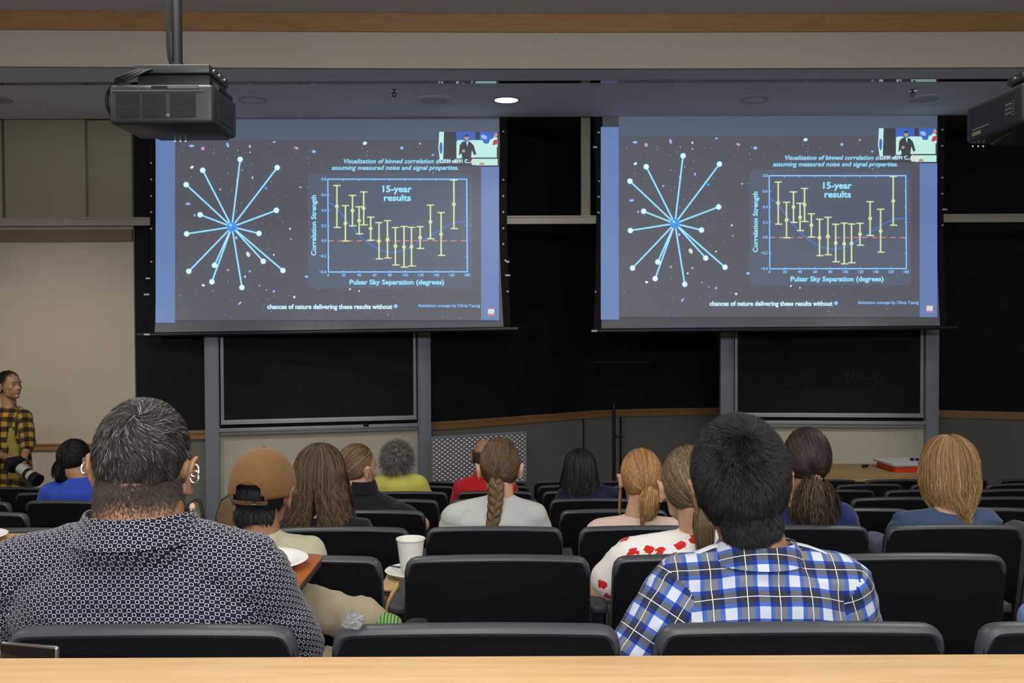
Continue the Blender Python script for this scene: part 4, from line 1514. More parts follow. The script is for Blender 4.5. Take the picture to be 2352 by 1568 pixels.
def plaid_mat(name, pu, pv, ustops, vstops, uline=None, vline=None, linecol=(0.75, 0.77, 0.8), offu=0.0, offv=0.0):
    m = cloth(name, (0.5, 0.5, 0.5))
    nt = m.node_tree
    u, v, _ = uv_xy(nt)
    fu = math_node(nt, 'FRACT', math_node(nt, 'ADD', math_node(nt, 'DIVIDE', u, pu), 50.0 + offu))
    fv = math_node(nt, 'FRACT', math_node(nt, 'ADD', math_node(nt, 'DIVIDE', v, pv), 50.0 + offv))
    c = mixn(nt, 1.0, ramp_node(nt, fu, ustops), ramp_node(nt, fv, vstops), 'MULTIPLY')
    for f_, ln in ((fu, uline), (fv, vline)):
        if ln:
            d = math_node(nt, 'ABSOLUTE', math_node(nt, 'SUBTRACT', f_, ln[0]))
            mk = math_node(nt, 'LESS_THAN', d, ln[1])
            c = mixn(nt, mk, c, linecol)
    nt.links.new(c, nt.nodes['Principled BSDF'].inputs['Base Color'])
    return m


W_, B_, G_ = (0.72, 0.74, 0.79), (0.085, 0.16, 0.50), (0.22, 0.22, 0.235)
PLAID = plaid_mat('blue_plaid_cotton', 0.0585, 0.0625,
                  [(0.0, W_), (0.34, B_), (0.47, G_), (0.86, B_)], [(0.0, W_), (0.36, B_), (0.50, (0.13, 0.13, 0.15)), (0.88, B_)],
                  uline=(0.665, 0.011), vline=(0.69, 0.011), offu=0.33, offv=0.12)
FLANNEL = plaid_mat('yellow_black_flannel', 0.085, 0.085, [(0.0, (0.50, 0.33, 0.06)), (0.5, (0.13, 0.10, 0.05))], [(0.0, (0.75, 0.68, 0.5)), (0.5, (0.12, 0.12, 0.14))])

LATT = cloth('navy_lattice_print', (0.01, 0.009, 0.025))
nt = LATT.node_tree
u, v, _ = uv_xy(nt)
P_ = 0.0158
ca = math_node(nt, 'COSINE', math_node(nt, 'MULTIPLY', u, 2 * math.pi / P_))
cb = math_node(nt, 'COSINE', math_node(nt, 'MULTIPLY', v, 2 * math.pi / P_))
pr = math_node(nt, 'MULTIPLY', ca, cb)
# loops round every other lattice point, thin enough to leave four-armed stars between them
d = math_node(nt, 'ABSOLUTE', math_node(nt, 'SUBTRACT', pr, 0.27))
mk = math_node(nt, 'LESS_THAN', d, 0.18)
c = mixn(nt, mk, (0.010, 0.008, 0.024), (0.48, 0.48, 0.50))
nt.links.new(c, nt.nodes['Principled BSDF'].inputs['Base Color'])

FLORAL = cloth('white_floral_print', (0.72, 0.70, 0.67))
nt = FLORAL.node_tree
u, v, uvv = uv_xy(nt)
vo = nt.nodes.new('ShaderNodeTexVoronoi')
vo.inputs['Scale'].default_value = 24
vo.voronoi_dimensions = '2D'
nz = nt.nodes.new('ShaderNodeTexNoise')
nz.inputs['Scale'].default_value = 55
nt.links.new(uvv, nz.inputs['Vector'])
mp = mixn(nt, 0.035, uvv, nz.outputs['Color'], 'ADD')
nt.links.new(mp, vo.inputs['Vector'])
near = math_node(nt, 'LESS_THAN', vo.outputs['Distance'], 0.33)
sx = nt.nodes.new('ShaderNodeSeparateXYZ')
nt.links.new(vo.outputs['Color'], sx.inputs[0])
isred = math_node(nt, 'GREATER_THAN', sx.outputs[0], 0.64)
isblue = math_node(nt, 'LESS_THAN', sx.outputs[0], 0.13)
c = mixn(nt, math_node(nt, 'MULTIPLY', near, isred), (0.72, 0.70, 0.67), (0.55, 0.02, 0.015))
c = mixn(nt, math_node(nt, 'MULTIPLY', near, isblue), c, (0.03, 0.025, 0.25))
nt.links.new(c, nt.nodes['Principled BSDF'].inputs['Base Color'])


# ---- hair
HAIRM = M('hair_strands', (0.05, 0.04, 0.03), 0.55, 0.3, attr=True)


def strands(name, P, w, parent, center, cols, rot=0.5, taper=0.7, mat_=None):
    """P: (N,K,3) numpy paths; thin ribbons turned outward from center"""
    P = np.asarray(P, float)
    N, K, _ = P.shape
    t = np.gradient(P, axis=1)
    t /= np.linalg.norm(t, axis=2, keepdims=True) + 1e-9
    cen = center if callable(center) else None
    nrm = cen(P) if cen else P - np.array(center)
    side = np.cross(t, nrm)
    side /= np.linalg.norm(side, axis=2, keepdims=True) + 1e-9
    oth = np.cross(side, t)
    a = rng.normal(0, rot, (N, 1, 1))
    side = side * np.cos(a) + oth * np.sin(a)
    ww = (np.asarray(w).reshape(-1, 1, 1) * (1 - taper * np.linspace(0, 1, K) ** 2).reshape(1, K, 1)) / 2
    V = np.stack([P - side * ww, P + side * ww], 2).reshape(-1, 3).astype(np.float32)
    b = (np.arange(N)[:, None] * K + np.arange(K - 1)[None]) * 2
    F = np.stack([b, b + 1, b + 3, b + 2], 2).reshape(-1, 4).astype(np.int32)
    me = bpy.data.meshes.new(name)
    me.vertices.add(len(V))
    me.vertices.foreach_set('co', V.ravel())
    me.loops.add(F.size)
    me.loops.foreach_set('vertex_index', F.ravel())
    me.polygons.add(len(F))
    me.polygons.foreach_set('loop_start', np.arange(len(F), dtype=np.int32) * 4)
    me.update(calc_edges=True)
    at_ = me.attributes.new('tint', 'FLOAT_COLOR', 'POINT')
    C = np.asarray(cols, np.float32)
    if C.ndim == 2:
        C = np.repeat(C[:, None], K, 1)
    C = np.repeat(C[:, :, None], 2, 2).reshape(-1, 3)
    at_.data.foreach_set('color', np.concatenate([C, np.ones((len(C), 1), np.float32)], 1).ravel())
    return finish(name, me, mat_ or HAIRM, parent, True)


def hcols(n, c1, c2, bright=0.35):
    c1, c2 = np.array(c1), np.array(c2)
    f = rng.random((n, 1)) ** 1.5
    return (c1 * (1 - f) + c2 * f) * (1 + bright * (rng.random((n, 1)) - 0.5) * 2)


R_SC = np.array([0.0785, 0.0965, 0.0985])   # scalp radii in head units
C_SC = np.array([0.0, -0.013, 0.015])


def hair_mask(u, low=-0.80):
    x, y, z = u[:, 0], u[:, 1], u[:, 2]
    line = np.where(y < -0.25, low, np.where(y < 0.12, low + (y + 0.25) / 0.37 * (-0.30 - low), -0.30 + (y - 0.12) * 1.35))
    return z > line


def roots(n, low=-0.80, extra=None):
    out = []
    while sum(len(o) for o in out) < n:
        u = rng.normal(size=(n * 2, 3))
        u /= np.linalg.norm(u, axis=1, keepdims=True)
        m = hair_mask(u, low)
        if extra is not None:
            m &= extra(u)
        out.append(u[m])
    return np.concatenate(out)[:n]


def to_world(P, MX):
    A = np.array(MX)
    return P @ A[:3, :3].T + A[:3, 3]


class Head:
    def __init__(s, c, sc, yaw=0, pitch=0, roll=0):
        s.c, s.s = Vector(c), sc
        s.M = Matrix.Translation(c) @ Matrix.Rotation(yaw, 4, 'Z') @ Matrix.Rotation(pitch, 4, 'X') @ Matrix.Rotation(roll, 4, 'Y') @ Matrix.Scale(sc, 4)

    def w(s, *p):
        return s.M @ Vector(p)

    def prims(s, mb, neck, nr, ears=True, face=True):
        R3 = s.M.to_3x3()

        def E(c, r, rot=None):
            mb.ball(s.w(*c), r, R3 @ (rot or Matrix.Identity(3)), 24, 16)
        E((0, -0.004, 0.010), (0.0765, 0.098, 0.098))
        E((0, 0.025, -0.045), (0.060, 0.068, 0.078))
        mb.capsule(s.w(-0.035, 0.02, -0.082), s.w(0, 0.068, -0.103), 0.022 * s.s, 0.020 * s.s)
        mb.capsule(s.w(0.035, 0.02, -0.082), s.w(0, 0.068, -0.103), 0.022 * s.s, 0.020 * s.s)
        mb.capsule(s.w(0, -0.028, -0.05), neck, nr, nr * 1.08, 20)
        mb.capsule(s.w(0, -0.055, -0.055), Vector(neck) + Vector((0, -0.012, 0)), nr * 0.8, nr * 0.95, 20)
        if face:
            mb.capsule(s.w(0, 0.090, -0.012), s.w(0, 0.106, -0.043), 0.007 * s.s, 0.011 * s.s, 10)
            E((-0.010, 0.098, -0.047), (0.008, 0.009, 0.006))
            E((0.010, 0.098, -0.047), (0.008, 0.009, 0.006))
            mb.capsule(s.w(-0.034, 0.082, 0.006), s.w(0.034, 0.082, 0.006), 0.011 * s.s, 0.011 * s.s, 10)
            E((0, 0.087, -0.066), (0.022, 0.010, 0.0055))
            E((0, 0.086, -0.076), (0.019, 0.010, 0.006))
            for sg in (-1, 1):
                E((sg * 0.040, 0.058, -0.030), (0.022, 0.022, 0.020))
        if ears:
            for sg in (-1, 1):
                rot = Matrix.Rotation(sg * 0.45, 3, 'Z')
                base = Vector((sg * 0.077, -0.006, -0.022))
                pts = []
                for i in range(13):
                    a = math.radians(-70 + 250 * i / 12)
                    q = Vector((sg * (0.012 + 0.006 * math.sin(a)), -0.004 - 0.017 * math.cos(a) * (1 if i > 3 else 0.7), 0.006 + 0.029 * math.sin(a)))
                    pts.append(s.w(*(base + q)))
                mb.tube(pts, 0.0048 * s.s, 8)
                mb.ball(s.w(*(base + Vector((sg * 0.008, -0.004, 0.004)))), (0.006, 0.016, 0.028), R3 @ rot, 14, 10)
                mb.ball(s.w(*(base + Vector((sg * 0.008, 0.0, -0.026)))), (0.006, 0.009, 0.010), R3, 12, 8)

    def eyes(s, parent):
        for sg in (-1, 1):
            c = s.w(sg * 0.031, 0.074, -0.014)
            MB().ball(c, 0.0105 * s.s, None, 16, 12).build('eye', M('eye_white', (0.22, 0.18, 0.16), 0.4), parent, True)
            MB().ball(s.w(sg * 0.031, 0.0825, -0.013), 0.0050 * s.s, None, 12, 8).build('iris', M('iris_brown', (0.03, 0.018, 0.01), 0.2), parent, True)
            mb = MB().capsule(s.w(sg * 0.014, 0.094, 0.010), s.w(sg * 0.046, 0.083, 0.013), 0.0035 * s.s, 0.0025 * s.s, 8)
            mb.build('eyebrow', M('dark_brow', (0.02, 0.013, 0.01), 0.8), parent, True)

    def base(s, mb, k=1.0, nape=0.0, nrx=0.057, nx=0.0):
        """hair mass hugging the scalp"""
        R3 = s.M.to_3x3()
        if nape:
            mb.ball(s.w(nx, -0.052, -0.040 - nape), tuple(v * k for v in (nrx, 0.050, 0.052)), R3, 24, 16)
        mb.ball(s.w(0, -0.014, 0.016), tuple(v * k for v in (0.0770, 0.0920, 0.0945)), R3, 28, 18)
        mb.ball(s.w(0, -0.038, -0.014), tuple(v * k for v in (0.0630, 0.0555, 0.068)), R3, 24, 16)
        return mb


def hair_short(h, parent, n=9000, L=0.016, c1=(0.01, 0.01, 0.011), c2=(0.03, 0.03, 0.032), low=-0.86, lift=0.55, swirl=0.45, curl=0.25, w=0.0011, basec=None, k=1.0, zmax=9.0, tintf=None, Lf=None, nape=0.0, spread=0.8, hmax=9.0, nrx=0.057, nx=0.0):
    hb = fuse(h.base(MB(), k, nape, nrx, nx), 0.006 * h.s, 'hair', M('hair_base_%s' % parent.name, basec or c1, 0.8, 0.15), parent, 1)
    u = roots(n, low, (lambda v: v[:, 2] < zmax))
    P0 = C_SC + u * R_SC * k
    nrm = u / R_SC
    if nape:
        # strands down the nape follow the lower hair mass
        m = rng.random(n) < 0.30
        q = rng.normal(size=(n, 3))
        q /= np.linalg.norm(q, axis=1, keepdims=True)
        q[:, 1] = -np.abs(q[:, 1])
        rr = np.array([nrx, 0.050, 0.052]) * k
        c0 = np.array([nx, -0.052, -0.040 - nape])
        ok = m & (q[:, 2] < 0.5) & (q[:, 1] < -0.15)
        P0 = np.where(ok[:, None], c0 + q * rr * 1.01, P0)
        nrm = np.where(ok[:, None], q / rr, nrm)
    nrm /= np.linalg.norm(nrm, axis=1, keepdims=True)
    K = 6
    LL = L * (0.75 + 0.5 * rng.random((n, 1)))
    hz = P0[:, 2] / 0.1
    if Lf is not None:
        LL = LL * Lf(hz).reshape(-1, 1)
    wob = rng.normal(0, curl, (n, 3))
    P = [P0 - nrm * 0.0025]
    crown = np.array([0.008, -0.062, 0.085])
    tc = P0 - crown
    tang = tc - (tc * nrm).sum(1, keepdims=True) * nrm
    dist = np.linalg.norm(tang, axis=1, keepdims=True)
    tang /= dist + 1e-6
    near = np.exp(-(dist / 0.05) ** 2)
    cmb = tang * spread + np.cross(nrm, tang) * (swirl * (0.25 + near)) + np.array([0, 0, -0.35]) * (hz < 0.3)[:, None]
    cmb = cmb - (cmb * nrm).sum(1, keepdims=True) * nrm
    # locks: neighbouring hairs lean the same way
    lk = np.array([tuple(noise.noise_vector(Vector(p) * 55)) for p in P0]) * curl * 2.0
    for i in range(1, K):
        f = i / (K - 1)
        d = nrm * (lift * (1 - 0.75 * f)) + cmb * (0.4 + 0.6 * f) + wob * 0.35 * (0.4 + f) + lk * (0.4 + f)
        d /= np.linalg.norm(d, axis=1, keepdims=True)
        q_ = P[-1] + d * LL / (K - 1)
        rn = np.linalg.norm((q_ - C_SC) / R_SC, axis=1) / k
        lim = 1 + hmax * f * (0.6 + 0.4 * (LL[:, 0] / (L * 1.25)))
        q_ = np.where(((rn > lim) & ~ok)[:, None] if nape else (rn > lim)[:, None], C_SC + (q_ - C_SC) * (lim / rn)[:, None], q_)
        P.append(q_)
    P = np.stack(P, 1)
    cols = hcols(n, c1, c2)
    if tintf is not None:
        cols = tintf(hz, cols)
    strands('hair_strands', to_world(P, h.M), w * (0.7 + 0.6 * rng.random(n)), hb, tuple(h.c), cols, rot=0.5)
    return hb


def stubble(body, h, n, z0, z1, c1, c2, L=0.004, w=0.0009, xm=0.075):
    """short hairs thinning out down the nape; z0..z1 in head units"""
    me = body.data
    co = np.empty(len(me.vertices) * 3, np.float32)
    me.vertices.foreach_get('co', co)
    co = co.reshape(-1, 3)
    no = np.array([tuple(v.normal) for v in me.vertices])
    A = np.array(h.M.inverted())
    loc = co @ A[:3, :3].T + A[:3, 3]
    f = (loc[:, 2] - z1) / (z0 - z1)
    m = (f > 0) & (f < 1.0) & (loc[:, 1] < 0.01) & (np.abs(loc[:, 0]) < xm) & (rng.random(len(f)) < 1)
    idx = np.nonzero(m)[0]
    pr = f[idx] ** 2.2
    idx = rng.choice(idx, n, p=pr / pr.sum())
    p = co[idx] + rng.normal(0, 0.0022, (n, 3))
    nn = no[idx]
    p -= nn * ((p - co[idx]) * nn).sum(1, keepdims=True)
    d = nn * 0.35 + np.array([0, 0, -0.8]) + rng.normal(0, 0.2, (n, 3))
    t = np.linspace(0, 1, 3)[None, :, None]
    P = p[:, None] + d[:, None] * t * L
    strands('nape_stubble', P, w * np.ones(n), body.parent, tuple(h.c + Vector((0, 0.06, 0))), hcols(n, c1, c2), rot=0.3)


def surf_path(h, u0, u1, K, lift):
    """from direction u0 to u1 sliding over the scalp"""
    t = np.linspace(0, 1, K)[None, :, None]
    u1 = np.broadcast_to(np.asarray(u1, float), u0.shape)
    d = u0[:, None] * (1 - t) + u1[:, None] * t
    d /= np.linalg.norm(d, axis=2, keepdims=True)
    return C_SC + d * R_SC * (1.0 + lift.reshape(-1, 1, 1) * np.sin(np.pi * (0.15 + 0.8 * t)))


def bundle(name, path, rad, n, parent, c1, c2, w=0.0016, frizz=0.0, K=None, flat=1.0, curl=0.0, tip=0.1):
    """free-hanging lock of hair following a world path"""
    p = np.array([tuple(q) for q in interp([Vector(q) for q in path], 6)])
    K = len(p)
    r = np.interp(np.linspace(0, 1, K), np.linspace(0, 1, len(rad)), rad)
    t = np.gradient(p, axis=0)
    t /= np.linalg.norm(t, axis=1, keepdims=True)
    e1 = np.cross(t, [0, 1, 0])
    e1 /= np.linalg.norm(e1, axis=1, keepdims=True) + 1e-9
    e2 = np.cross(t, e1)
    a = rng.random(n) * 2 * np.pi
    q = np.sqrt(rng.random(n)) * 0.5 + 0.5
    fr = rng.normal(0, frizz, (n, K, 3)).cumsum(1) / math.sqrt(K) if frizz else 0
    ph = rng.random((n, 1)) * 6.28
    cu = curl * np.sin(np.linspace(0, 1, K)[None] * 14 + ph)
    x = (np.cos(a) * q)[:, None] * r[None] + cu
    y = (np.sin(a) * q)[:, None] * r[None] * flat + curl * np.cos(np.linspace(0, 1, K)[None] * 14 + ph)
    P = p[None] + e1[None] * x[..., None] + e2[None] * y[..., None] + fr
    # uneven ends
    cut = 1 - tip * rng.random(n)
    idx = np.linspace(0, 1, K)[None] * cut[:, None] * (K - 1)
    i0 = np.floor(idx).astype(int).clip(0, K - 2)
    f = (idx - i0)[..., None]
    ar = np.arange(n)[:, None]
    P = P[ar, i0] * (1 - f) + P[ar, i0 + 1] * f
    cen = lambda Q: Q - p[None]
    mb = MB().tube([tuple(v) for v in p], list(r * 0.72 + 1e-4), 12, flat=(flat, 1.0) if flat != 1 else None)
    o = mb.build(name, M('lock_%s' % (name + parent.name), tuple(np.array(c1) * 0.6), 0.8, 0.1), parent, True)
    strands('hair_strands', P, w * (0.6 + 0.8 * rng.random(n)), o, cen, hcols(n, c1, c2), rot=0.35)
    return o


def hair_pulled(h, parent, tie, n=3500, c1=(0.1, 0.06, 0.03), c2=(0.3, 0.18, 0.09), w=0.0018, low=-0.93, loose=0.04, basec=None):
    """hair combed back to a tie direction on the scalp"""
    hb = fuse(h.base(MB()), 0.006 * h.s, 'hair', M('hair_base_%s' % parent.name, basec or tuple(np.array(c1) * 0.9), 0.7, 0.2), parent, 1)
    u = roots(n, low)
    P = surf_path(h, u, np.array(tie), 12, 0.015 + loose * rng.random(n))
    strands('hair_strands', to_world(P, h.M), w * (0.6 + 0.8 * rng.random(n)), hb, tuple(h.c), hcols(n, c1, c2), rot=0.22, taper=0.2)
    return hb


def hair_hang(h, parent, zend, n=4500, c1=(0.1, 0.06, 0.03), c2=(0.3, 0.18, 0.09), w=0.0022, part=(0.0, -0.2, 0.98), spread=0.02, wave=0.006, tipjit=0.03, low=-0.55, flare=0.25, K=22, basec=None, inward=0.0, bw=1.0, bright=0.35):
    """long or bobbed hair falling from the crown; zend: tip height in head units"""
    mb = h.base(MB(), 1.03)
    R3 = h.M.to_3x3()
    ze = zend * 0.86
    mb.loft([(h.w(0, -0.03, 0.0), 0.082 * h.s, 0.080 * h.s), (h.w(0, -0.045, -0.06), 0.082 * h.s, 0.066 * h.s), (h.w(0, -0.052, ze * 0.5 - 0.03), (0.080 + spread * 0.5) * h.s * (1 + bw) / 2, 0.052 * h.s), (h.w(0, -0.060, ze), (0.068 + spread) * h.s * bw, 0.030 * h.s)], 24)
    hb = fuse(mb, 0.007 * h.s, 'hair', M('hair_base_%s' % parent.name, basec or tuple(np.array(c1) * 0.55), 0.8, 0.15), parent, 2)
    u = roots(n, low)
    cl = rng.integers(0, 60, n)
    lay = 1.05 + 0.09 * rng.random(n)
    p = C_SC + u * R_SC * lay[:, None]
    zt_ = zend + tipjit * rng.normal(0, 1, n) * 0.6
    step = (0.12 + (0.105 - zend)) / K
    P = [p.copy()]
    prt = np.array(part)
    ph = rng.random(60) * 6.28
    for k in range(1, K):
        rel = (p - C_SC) / R_SC
        nr = rel / R_SC
        nr /= np.linalg.norm(nr, axis=1, keepdims=True)
        g = np.tile(np.array([0, -0.12, -1.0]), (n, 1))
        out = (p - C_SC - prt * R_SC) * np.array([1, 1, 0]) * 5
        front = np.clip((p[:, 1] - 0.02) / 0.06, 0, 1) * (p[:, 2] < 0.07)
        g[:, 0] += np.sign(p[:, 0]) * front * 1.4
        g[:, 1] -= front * 1.6
        onhead = (np.linalg.norm(rel, axis=1) < 1.22) & (p[:, 2] > -0.02)
        g = g + out * onhead[:, None]
        low_ = p[:, 2] < -0.02
        tl = np.clip((-0.02 - p[:, 2]) / (0.02 - zend), 0, 1)
        g[:, 0] += low_ * np.sign(p[:, 0]) * (flare * spread * 10 * (1 - tl) - inward * tl)
        g[:, 1] += low_ * (-0.05 * np.sign(p[:, 1] + 0.05))
        tang = g - np.where(onhead, (g * nr).sum(1), 0)[:, None] * nr
        tang /= np.linalg.norm(tang, axis=1, keepdims=True) + 1e-6
        stop = p[:, 2] < zt_
        p = p + tang * step * np.where(stop, 0.02, 1.0)[:, None]
        rn = np.linalg.norm((p - C_SC) / R_SC, axis=1)
        push = (rn < lay) & (p[:, 2] > -0.05)
        p = np.where(push[:, None], C_SC + (p - C_SC) * (lay / rn)[:, None], p)
        q = p.copy()
        am = wave * np.clip((0.03 - p[:, 2]) / 0.12, 0, 1.6)
        q[:, 0] += am * np.sin(p[:, 2] * 70 + ph[cl]) + rng.normal(0, 0.0006, n)
        q[:, 1] += am * 0.6 * np.cos(p[:, 2] * 63 + ph[cl] * 2)
        P.append(q)
    P = np.stack(P, 1)
    cols = hcols(n, c1, c2, bright)
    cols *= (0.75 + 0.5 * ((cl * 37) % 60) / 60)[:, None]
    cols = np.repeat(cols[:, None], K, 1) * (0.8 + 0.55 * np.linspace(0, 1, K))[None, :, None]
    strands('hair_strands', to_world(P, h.M), w * (0.6 + 0.8 * rng.random(n)), hb, tuple(h.c + Vector((0, 0.02, -0.03))), cols, rot=0.3, taper=0.5)
    return hb


def hair_curly(h, parent, n=3200, L=0.05, c1=(0.06, 0.055, 0.05), c2=(0.3, 0.28, 0.26), w=0.0016):
    hb = fuse(h.base(MB(), 1.12), 0.008, 'hair', M('hair_base_%s' % parent.name, tuple(np.array(c1) * 0.8), 0.9, 0.1), parent, 1)
    u = roots(n, -0.85)
    P0 = C_SC + u * R_SC * 1.05
    nrm = u / np.linalg.norm(u, axis=1, keepdims=True)
    e1 = np.cross(nrm, [0.3, 0.5, 0.8])
    e1 /= np.linalg.norm(e1, axis=1, keepdims=True)
    e2 = np.cross(nrm, e1)
    K = 16
    ph = rng.random((n, 1)) * 6.28
    t = np.linspace(0, 1, K)[None]
    LL = L * (0.5 + 0.6 * rng.random((n, 1)))
    rr = 0.006 * (0.6 + 0.8 * rng.random((n, 1)))
    droop = np.array([0, 0, -1])
    P = P0[:, None] + nrm[:, None] * (LL * t)[..., None] + droop * (0.35 * LL * t ** 2)[..., None] + e1[:, None] * (rr * np.cos(t * 15 + ph) * t ** 0.5)[..., None] + e2[:, None] * (rr * np.sin(t * 15 + ph) * t ** 0.5)[..., None]
    strands('hair_strands', to_world(P, h.M), w * (0.7 + 0.6 * rng.random(n)), hb, tuple(h.c), hcols(n, c1, c2, 0.5), rot=0.5)
    return hb


# ---- bodies
def hand_prims(mb, wrist, dirv, palm_n, s=1.0, curl=0.5, side=1):
    """palm, four fingers of different lengths, thumb leaving the side of the palm"""
    d = Vector(dirv).normalized()
    n = Vector(palm_n)
    n = (n - d * n.dot(d)).normalized()          # back of the hand
    a = d.cross(n).normalized() * side           # toward the thumb
    w = Vector(wrist)
    mb.capsule(w + d * 0.020 * s, w + d * 0.070 * s, 0.030 * s, 0.036 * s, 14, flat=(0.48, 1.0), up=tuple(n))
    for i, (off, L_) in enumerate(((0.027, 0.068), (0.009, 0.078), (-0.009, 0.072), (-0.026, 0.056))):
        b = w + d * 0.088 * s + a * off * s
        c1 = curl * (1 + 0.12 * i)
        k1 = (d * math.cos(c1) - n * math.sin(c1)).normalized()
        k2 = (d * math.cos(2.1 * c1) - n * math.sin(2.1 * c1)).normalized()
        p1 = b + k1 * L_ * 0.5 * s
        p2 = p1 + k2 * L_ * 0.5 * s
        mb.capsule(b - d * 0.012 * s, p1, 0.0088 * s, 0.0080 * s, 10)
        mb.capsule(p1, p2, 0.0080 * s, 0.0068 * s, 10)
    t0 = w + d * 0.028 * s + a * 0.026 * s
    t1 = t0 + (d * 0.55 + a * 0.65 - n * 0.35).normalized() * 0.036 * s
    t2 = t1 + (d * 0.85 + a * 0.15 - n * 0.5).normalized() * 0.032 * s
    mb.capsule(t0, t1, 0.013 * s, 0.010 * s, 10)
    mb.capsule(t1, t2, 0.010 * s, 0.0078 * s, 10)


def seated(label, row, seatx, head, neck, shL, shR, elL, elR, skin, shirt, pants, hs=1.0, yaw=0, pitch=0, roll=0, nr=0.054, chest=None, depth=0.115, sleeve=(1.0, 1.0),
           vox=0.008, jr=0.055, cam_=0.006, fold=(7, 7, 16), legs=None, wrists=None, patt=False, collar=None, armr=0.042, belly=1.0, face=True, ears=True, cat='person', hair_top=0.012, backlean=0.0, neckh=0.0):
    fl = row_floor(row)
    ry = row_y(row)
    H = Vector((seatx, ry + 0.27, fl + 0.52))
    top = at(*head)
    hc = top - Vector((0, 0, 0.108 * hs + hair_top))
    N = at(*neck)
    SL_, SR = at(*shL), at(*shR)
    EL, ER = at(*elL), at(*elR)
    root = thing('person', (seatx, ry + 0.27, fl), label, cat)
    h = Head(hc, hs, yaw, pitch, roll)
    half = (SR.x - SL_.x) / 2
    mid = (SL_ + SR) / 2
    chest = chest or half * 0.98
    secs_t = []

    def torso(infl):
        def L(t):
            q = H.lerp(mid, t)
            q.y = H.y + (mid.y - H.y) * (t ** 1.4)
            q.z = H.z + (mid.z - H.z) * t
            return q
        sl = (SR.z - SL_.z) / (SR.x - SL_.x)
        dz = Vector((0, 0, 1))
        s = [(H - dz * 0.05, 0.15 * belly + infl, 0.10 + infl), (L(0.05), 0.175 * belly + infl, 0.13 * belly + infl), (L(0.3), 0.165 * belly + infl, 0.125 * belly + infl),
             (L(0.6), chest * 0.97 + infl, depth * 1.05 + infl), (L(0.85), chest * 1.03 + infl, depth + infl, sl * 0.5), (L(1.0), half * 0.92 + infl, depth * 0.82 + infl, sl),
             ((N * 0.45 + L(1.0) * 0.55) + Vector((0, 0, 0.005)), half * 0.66 + infl, depth * 0.66 + infl, sl), (N - dz * 0.01, nr * 1.25 + infl, nr * 1.2 + infl), (N + dz * 0.012, nr * 1.02 + infl * 0.6, nr * 1.0 + infl * 0.6)]
        return s
    WL_, WR = (wrists or (None, None))
    WL_ = at(*WL_) if WL_ else Vector((H.x - 0.13, H.y + 0.34, fl + 0.655))
    WR = at(*WR) if WR else Vector((H.x + 0.13, H.y + 0.34, fl + 0.655))
    # keep natural forearm lengths
    for E_, W2 in ((EL, WL_), (ER, WR)):
        d_ = W2 - E_
        if not wrists and d_.length > 0.30:
            W2.xyz = (E_ + d_ * (0.27 / d_.length)).xyz
    mb = MB()
    h.prims(mb, N + Vector((0, 0, 0.0)), nr, ears, face)
    mb.loft(torso(-0.010), 28)
    for S_, E_, W2, sd in ((SL_, EL, WL_, 1), (SR, ER, WR, -1)):
        mb.capsule(N + Vector(((-0.03 if sd > 0 else 0.03), 0, -0.03)), S_, nr * 0.8, jr * 0.9)
        mb.capsule(S_, E_, jr * 0.86, armr * 0.92)
        mb.capsule(E_, W2, armr * 0.90, 0.027)
        hand_prims(mb, W2, (W2 - E_), (0, -0.2, 1), 1.0, 0.45, sd)
    if legs is None:
        legs = []
        for sg in (-1, 1):
            kn = Vector((H.x + sg * 0.13, H.y + 0.44, fl + 0.53))
            legs.append((Vector((H.x + sg * 0.09, H.y + 0.02, fl + 0.53)), kn, Vector((kn.x, kn.y + 0.0, fl + 0.10))))
    for hp, kn, an in legs:
        mb.capsule(hp, kn, 0.070, 0.050)
        mb.capsule(kn, an, 0.048, 0.034)
    body = fuse(mb, vox, 'body', skin, root, 2)
    # trousers and shoes
    mb = MB()
    for hp, kn, an in legs:
        mb.capsule(hp, kn, 0.084, 0.064)
        mb.capsule(kn, an, 0.062, 0.048)
    mb.loft([(H - Vector((0, 0, 0.062)), 0.17 * belly, 0.12), (H + Vector((0, 0, 0.0)), 0.19 * belly, 0.145 * belly), (H + Vector((0, 0, 0.08)), 0.18 * belly, 0.14 * belly)], 24)
    fuse(mb, 0.011, 'trousers', pants, root, 2, folds((16, 12, 12), 0.008, seatx))
    for hp, kn, an in legs:
        fwd = Vector((0, 1, 0))
        if an.z < fl + 0.15:
            MB().loft([(an + Vector((0, 0.03, -0.10)), 0.04, 0.12), (an + Vector((0, 0.05, -0.075)), 0.045, 0.125), (an + Vector((0, 0.03, -0.04)), 0.04, 0.09), (an + Vector((0, 0, 0.0)), 0.034, 0.045)], 20).build('shoe', M('dark_shoe', (0.02, 0.02, 0.022), 0.5), root, True)
    # shirt
    mb = MB()
    mb.loft(torso(0.012), 32)
    bones = [('torso', tuple(H), tuple(N), max(chest, 0.12), depth)]
    for S_, E_, W2, sv, sd in ((SL_, EL, WL_, sleeve[0], 1), (SR, ER, WR, sleeve[1], -1)):
        mb.capsule(N + Vector(((-0.035 if sd > 0 else 0.035), 0, -0.032)), S_ + Vector((0, 0, 0.004)), nr * 0.85 + 0.008, jr * 0.98)
        e_up = S_.lerp(E_, min(sv * 2, 1.0))
        mb.capsule(S_, e_up, jr * 1.06, (jr * (1 - min(sv * 2, 1)) + armr * min(sv * 2, 1)) * 1.14 + (0.004 if sv < 0.5 else 0))
        bones.append(('arm', tuple(S_.lerp(E_, 0.1)), tuple(E_), jr * 1.05, 0))
        if sv > 0.5:
            w_ = E_.lerp(W2, (sv - 0.5) * 2 * 0.95)
            mb.capsule(E_, w_, armr * 1.14, 0.036)
            bones.append(('arm', tuple(E_), tuple(W2), armr, 0))
